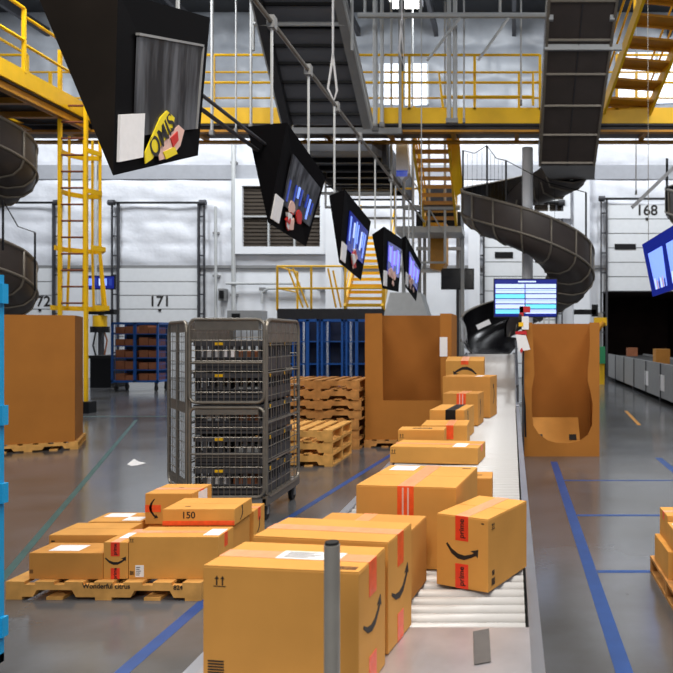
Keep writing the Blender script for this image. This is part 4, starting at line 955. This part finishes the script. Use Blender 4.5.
# ---------------------------------------------------------------- blue carts
def blue_cart(label, x0, x1, y0, y1, h, cols=2, rows=5, fill=None, m='blue', panel=None, name='blue_cart'):
    o = thing(name, label, 'cart', (x0, y0, 0), group='blue steel carts'); L_ = (-x0, -y0, 0)
    zb_ = .26; m1 = MB(); t = .05
    for x in (x0, x1 - t):
        for y in (y0, y1 - t): m1.box(x, x + t, y, y + t, zb_ - .02, h, m)
    for z in (zb_, h - .05): m1.box(x0, x1, y0, y0 + t, z, z + .06, m).box(x0, x1, y1 - t, y1, z, z + .06, m).box(x0, x0 + t, y0, y1, z, z + .06, m).box(x1 - t, x1, y0, y1, z, z + .06, m)
    for c in range(1, cols): xx = x0 + (x1 - x0) * c / cols; m1.box(xx - .04, xx + .04, y0, y0 + t, zb_, h, m)
    m1.build('frame', o, L_)
    m2 = MB()
    for r_ in range(rows): z = zb_ + (h - zb_) * r_ / rows; m2.box(x0 + t, x1 - t, y0 + .01, y1 - .02, z, z + .025, m if r_ % 1 == 0 else 'dsteel')
    m2.build('shelves', o, L_)
    m3 = MB(); n = int((y1 - y0) / .1)
    for i in range(1, n): y = y0 + (y1 - y0) * i / n; m3.tube([(x1 - .02, y, zb_), (x1 - .02, y, h)], .008, m, 4); m3.tube([(x0 + .02, y, zb_), (x0 + .02, y, h)], .008, m, 4)
    for i in range(1, 10): z = zb_ + (h - zb_) * i / 10; m3.tube([(x1 - .02, y0, z), (x1 - .02, y1, z)], .008, m, 4)
    if panel: m3.box(x0 + .01, x1 - .01, y1 - .03, y1 - .01, zb_, h, panel)
    m3.build('mesh_sides', o, L_)
    for x in (x0 + .1, x1 - .1):
        for y in (y0 + .1, y1 - .1): MB().tube([(x - .025, y, .08), (x + .025, y, .08)], .08, 'rubber', 16).box(x - .035, x + .035, y - .03, y + .03, .15, .26, 'dsteel').build('caster', o, L_)
    return o
bx0_, bx1_ = X(111, 21), X(158, 21); bh = Z(322, 21)
blue_cart('wide blue shelf cart full of brown cartons by dock door 171', bx0_, bx1_, 21, 21.8, bh, panel='darkblue')
rn = ['bottom', 'second', 'third', 'fourth', 'top']
for r_ in range(5):
    z = .26 + (bh - .26) * r_ / 5 + .026
    for c in range(2):
        for k in range(2):
            x = bx0_ + .09 + c * (bx1_ - bx0_) / 2 + k * .28; hh = .18 + random.random() * .07
            tag(MB().box(x, x + .26, 21.08, 21.6, z, z + hh, 'tan').build('brown_carton', bevel=.004), 'brown carton on the %s shelf of the wide blue cart, %s bay, %s' % (rn[r_], ('left', 'right')[c], ('left one', 'right one')[k]), 'box', 'cartons in the wide blue cart')
labs = ['leftmost of the blue carts behind the roll cage', 'second blue cart behind the pallet stacks', 'third blue cart behind the pallet stacks', 'rightmost blue cart beside the centre gaylord']
for i in range(4):
    xa = X(272 + i * 24.5, 19); blue_cart(labs[i], xa, xa + .58, 19, 19.8, Z(319, 19), cols=1 + (i % 2), rows=3, panel='darkblue')
# near blue cart at left edge
nb = thing('blue_cart', 'bright blue cart post with brackets cut off by the left edge, close to the camera', 'cart', (X(2.5, 3.3), 3.3, 0)); L_ = (-X(2.5, 3.3), -3.3, 0); xe = X(-.5, 3.3)
for x, y in ((xe - .03, 3.3), (xe - .6, 3.3), (xe - .03, 2.5), (xe - .6, 2.5)): MB().box(x, x + .03, y, y + .03, .1, Z(274, 3.3), 'bluebright').build('post', nb, L_)
for py in (293, 415, 493, 627): z = Z(py, 3.3); MB().box(xe - .006, xe + .02, 3.29, 3.33, z - .045, z + .045, 'bluebright').build('bracket', nb, L_)
MB().box(xe - .6, xe, 2.5, 3.33, .1, .14, 'bluebright').build('base', nb, L_)
for x in (xe - .55, xe - .06):
    for y in (2.58, 3.25): MB().tube([(x - .02, y, .05), (x + .02, y, .05)], .05, 'rubber', 16).build('caster', nb, L_)

# ---------------------------------------------------------------- grey belt conveyor at the right, dock items
gc = thing('belt_conveyor', 'wide grey-sided belt conveyor running into the open dock at the right', 'conveyor', (3.6, 16, 0)); LG = (-3.6, -16, 0)
m = MB().box(3.6, 3.66, 13.5, 27, .12, .95, 'steel'); y = 13.6
while y < 27: m.box(3.58, 3.6, y, y + .06, .12, .95, 'dsteel'); y += 1.9
m.build('side_guard', gc, LG); MB().box(4.9, 4.96, 13.5, 27, .12, .95, 'steel').build('side_guard', gc, LG)
MB().box(3.66, 4.9, 13.5, 27, .8, .9, 'rubber').build('belt', gc, LG)
for y in (14, 18, 22, 26): MB().box(3.7, 4.86, y, y + .1, 0, .8, 'dsteel').build('support', gc, LG)
for y0_, y1_ in ((17.0, 17.5), (19.0, 19.45)): MB().box(3.585, 3.6, y0_, y1_, .3, .68, 'paper').build('paper_notice', gc, LG)
for (x, y, w, lab) in ((3.68, 18.4, .36, 'brown box on the grey belt conveyor, left of two'), (4.05, 17.6, .42, 'brown box on the grey belt conveyor, right of two')):
    carton(lab, x, y, .901, w, .4, .38, 0, m='card2', group='boxes on the grey belt conveyor', flaps=True)
carton('small box far back on the grey belt conveyor inside the dock', 4.1, 25.5, .901, .35, .35, .3, 0, m='tan', group='boxes on the grey belt conveyor')
# safety post with green device
d = 24.0; xx = X(600, d)
o = thing('sensor_post', 'yellow post with a green device right of the open gaylord', 'post', (xx, d, 0)); LP = (-xx, -d, 0)
MB().box(xx - .1, xx + .15, d, d + .2, 0, Z(355, d), 'yellow').build('lower_post', o, LP); MB().box(xx - .06, xx + .08, d + .03, d + .12, Z(355, d), Z(312, d), 'steel').build('mast', o, LP)
MB().box(xx - .08, xx + .16, d - .12, d + .03, Z(363, d), Z(346, d), 'green').build('device', o, LP); MB().box(xx - .2, xx + .22, d - .06, d + .1, Z(325, d), Z(317, d), 'yellow').tube([at(597, 330, d - .1), at(604, 322, d - .1)], .08, 'yellow2').build('bracket', o, LP)
m = MB().box(X(574, d), X(596, d), d, d + .1, Z(314, d), Z(309, d), 'black').box(X(592, d), X(598, d), d, d + .15, Z(316, d), Z(304, d), 'black'); m.build('camera_arm', o, LP)
# dashboard monitor
d = 11.3; o = thing('dashboard_monitor', 'wide screen with pale blue rows standing above the conveyor end', 'monitor', (X(525, d), d, 0)); LM = (-X(525, d), -d, 0)
MB().box(X(493.5, d), X(557.5, d), d, d + .06, Z(317, d), Z(278, d), 'black').build('casing', o, LM)
m = MB().box(X(494.5, d), X(556.5, d), d - .004, d, Z(316, d), Z(279, d), 'scrn'); m.build('screen', o, LM)
m = MB(); rows = ['scrp', 'scrp', 'scrc', 'scrp', 'scrp', 'scrc']
for k in range(6):
    za_ = 283.5 + k * 5.1; m.box(X(495.5, d), X(524.6, d), d - .007, d - .004, Z(za_ + 4.1, d), Z(za_, d), rows[k]); m.box(X(525.6, d), X(556, d), d - .007, d - .004, Z(za_ + 4.1, d), Z(za_, d), ('scrp', 'scrp', 'scrp', 'scrp', 'scrc', 'scrp')[k])
    if k % 2: m.box(X(495.5, d), X(556, d), d - .009, d - .007, Z(za_ + 1.7, d), Z(za_ + 1.2, d), 'scrl')
m.box(X(518, d), X(536, d), d - .007, d - .004, Z(281.8, d), Z(280.4, d), 'scrp'); m.build('screen_rows', o, LM)
for p in (544, 549): MB().box(X(p, d) - .012, X(p, d) + .012, d + .01, d + .05, 0, Z(316, d), 'lsteel').build('stand', o, LM)
MB().box(X(538, d), X(555, d), d - .1, d + .2, 0, .03, 'lsteel').build('stand_base', o, LM)
# status mast with red top and tags
d = 9.3; xx = .146
o = thing('signal_mast', 'slim mast with red cap and hanging red and white tags beside the conveyor', 'post', (xx, d, 0)); LT = (-xx, -d, 0)
MB().box(xx - .012, xx + .012, d, d + .03, 0, Z(310, d), 'dsteel').build('mast', o, LT)
MB().box(xx - .05, xx + .09, d - .03, d + .05, Z(312, d), Z(306, d), 'red').box(xx - .05, xx + .0, d - .03, d + .02, Z(316, d), Z(306, d), 'red').build('red_cap', o, LT)
MB().box(xx - .02, xx + .07, d - .05, d - .01, Z(329, d), Z(316, d), 'paper').box(xx - .06, xx + .0, d - .055, d - .05, Z(326, d), Z(322, d), 'yellow').box(xx - .06, xx - .02, d - .05, d, Z(319, d), Z(314, d), 'ink').build('junction_box', o, LT)
m = MB(); m.prism([(xx - .1, d - .04, Z(331, d)), (xx + .04, d - .04, Z(330, d)), (xx + .05, d - .04, Z(335, d)), (xx - .1, d - .04, Z(334, d))], (0, .004, 0), 'red')
m.prism([(xx - .1, d - .04, Z(334, d)), (xx + .03, d - .04, Z(334, d)), (xx + .09, d - .04, Z(349, d)), (xx - .06, d - .04, Z(351, d))], (0, .003, 0), 'paper'); m.prism([(xx - .02, d - .043, Z(347, d)), (xx + .0, d - .043, Z(350, d)), (xx - .03, d - .043, Z(353, d)), (xx - .045, d - .043, Z(350, d))], (0, .003, 0), 'red')
m.build('hanging_tag', o, LT)
m = MB(); m.tube([(xx, d + .01, Z(351, d)), (xx - .01, d + .01, 1.0), (xx + .02, d + .02, .7), (xx + .03, d, .3)], .012, 'black', 6); m.build('cable', o, LT)
# dark monitor at the back and blue screen behind the ladder
def back_mon(px0_, px1_, py0_, py1_, d, mt, lab, foot):
    xm = (X(px0_, d) + X(px1_, d)) / 2; o = thing('wall_monitor', lab, 'monitor', (xm, d, 0)); L_ = (-xm, -d, 0)
    MB().box(X(px0_, d), X(px1_, d), d, d + .08, Z(py1_, d), Z(py0_, d), 'black').build('casing', o, L_); MB().box(X(px0_ + 1, d), X(px1_ - 1, d), d - .01, d, Z(py1_ - 1, d), Z(py0_ + 1, d), mt).build('screen', o, L_)
    if mt == 'scrn':
        m = MB()
        for k in range(5): p_ = px0_ + 2 + k * 5; m.box(X(p_, d), X(p_ + 3, d), d - .014, d - .01, Z(py1_ - 4, d), Z(py0_ + 3, d), ('scrl', 'scr', 'scrp')[k % 3])
        m.build('screen_picture', o, L_)
    MB().box(xm - .04, xm + .04, d + .08, d + .14, 0, Z(py0_ + 2, d), 'dsteel').box(xm - .3, xm + .3, d - .1, d + .3, 0, .04, 'dsteel').build('stand', o, L_)
back_mon(441, 474, 268, 289, 21, 'blacks', 'dark switched-off monitor at the back left of the spiral chute', 0)
back_mon(87, 115, 275, 289, 25.6, 'scrn', 'small blue lit screen behind the caged ladder', 0)
d = 22.4; m = MB().box(X(90, d), X(111, d), d, d + .9, 0, Z(358, d), 'black').box(X(89, d), X(112, d), d - .03, d + .93, Z(358, d), Z(355, d), 'rubber')
tag(m.build('black_bin'), 'black bin against the back wall behind the caged ladder', 'bin')
d = 24.5; o = thing('dock_lamp', 'yellow and black dock lamp on an arm between dock doors 172 and 171', 'lamp', (X(100, d), d, 0)); L_ = (-X(100, d), -d, 0)
MB().tube([(X(100, d), d, 0), (X(100, d), d, Z(312, d))], .06, 'dsteel').box(X(92, d), X(117, d), d - .2, d + .1, Z(314, d), Z(309, d), 'black').build('arm', o, L_)
MB().tube([at(100, 328, d), at(100, 315, d)], .22, 'yellow', 14).tube([at(100, 332, d), at(100, 326, d)], .3, 'black', 14).build('head', o, L_); MB().tube([at(96, 330, d), at(93, 345, d), at(97, 360, d)], .03, 'black', 6).tube([at(104, 330, d), at(107, 340, d), at(104, 358, d)], .03, 'tan', 6).build('hose', o, L_)

# ---------------------------------------------------------------- floor tape
def ftape(lab, a, b_, w, m, name='floor_tape'):
    a = Vector((a[0], a[1], .0005)); b_ = Vector((b_[0], b_[1], .0005)); d = (b_ - a).normalized(); s = Vector((-d.y, d.x, 0)) * w / 2
    tag(MB().prism([a - s, b_ - s, b_ + s, a + s], (0, 0, .0008), m).build(name), lab, 'floor tape', 'tape lines on the floor')
ftape('long blue tape line on the floor right of the conveyor, running towards the gaylord', (.535, 2.6), (.535, 9.2), .085, 'ftblue')
ftape('nearest crossways blue tape line right of the conveyor', (.58, 4.9), (3.6, 4.9), .055, 'ftblue')
ftape('middle crossways blue tape line right of the conveyor', (.58, 6.44), (3.6, 6.44), .055, 'ftblue')
ftape('farthest crossways blue tape line right of the conveyor', (.58, 8.0), (3.6, 8.0), .05, 'ftblue')
ftape('blue tape line at the far right edge of the floor', (1.93, 5.2), (1.93, 9.5), .09, 'ftblue')
ftape('blue tape line at the lower left in front of the pallet', (-1.857, 2.8), (-1.857, 5.6), .075, 'ftblue')
ftape('blue tape line between the roll cage and the conveyor', (-2.03, 5.7), (-1.63, 9.8), .065, 'ftblue')
ftape('teal tape line crossing the left floor behind the pallet', (-3.3, 4.6), (-7.2, 13.8), .055, 'ftteal')
ftape('teal crossways tape line far back on the left floor', (-9, 14.4), (-4.2, 14.4), .1, 'ftteal')
ftape('pale yellow tape dash on the floor left of the grey belt conveyor', (2.3, 13.0), (2.45, 15.5), .07, 'yellow2')
m = MB().prism([at(127, 466, 9.0), at(134, 462, 9.4), at(139, 464, 9.2), at(146, 465, 9.1), at(138, 467.5, 8.95), at(131, 468.5, 8.9)], (0, 0, .001), 'paper'); m.v = [(v[0], v[1], .0006 if i < 6 else .002) for i, v in enumerate(m.v)]
tag(m.build('paper_scrap'), 'small torn white paper scrap on the left floor', 'scrap')
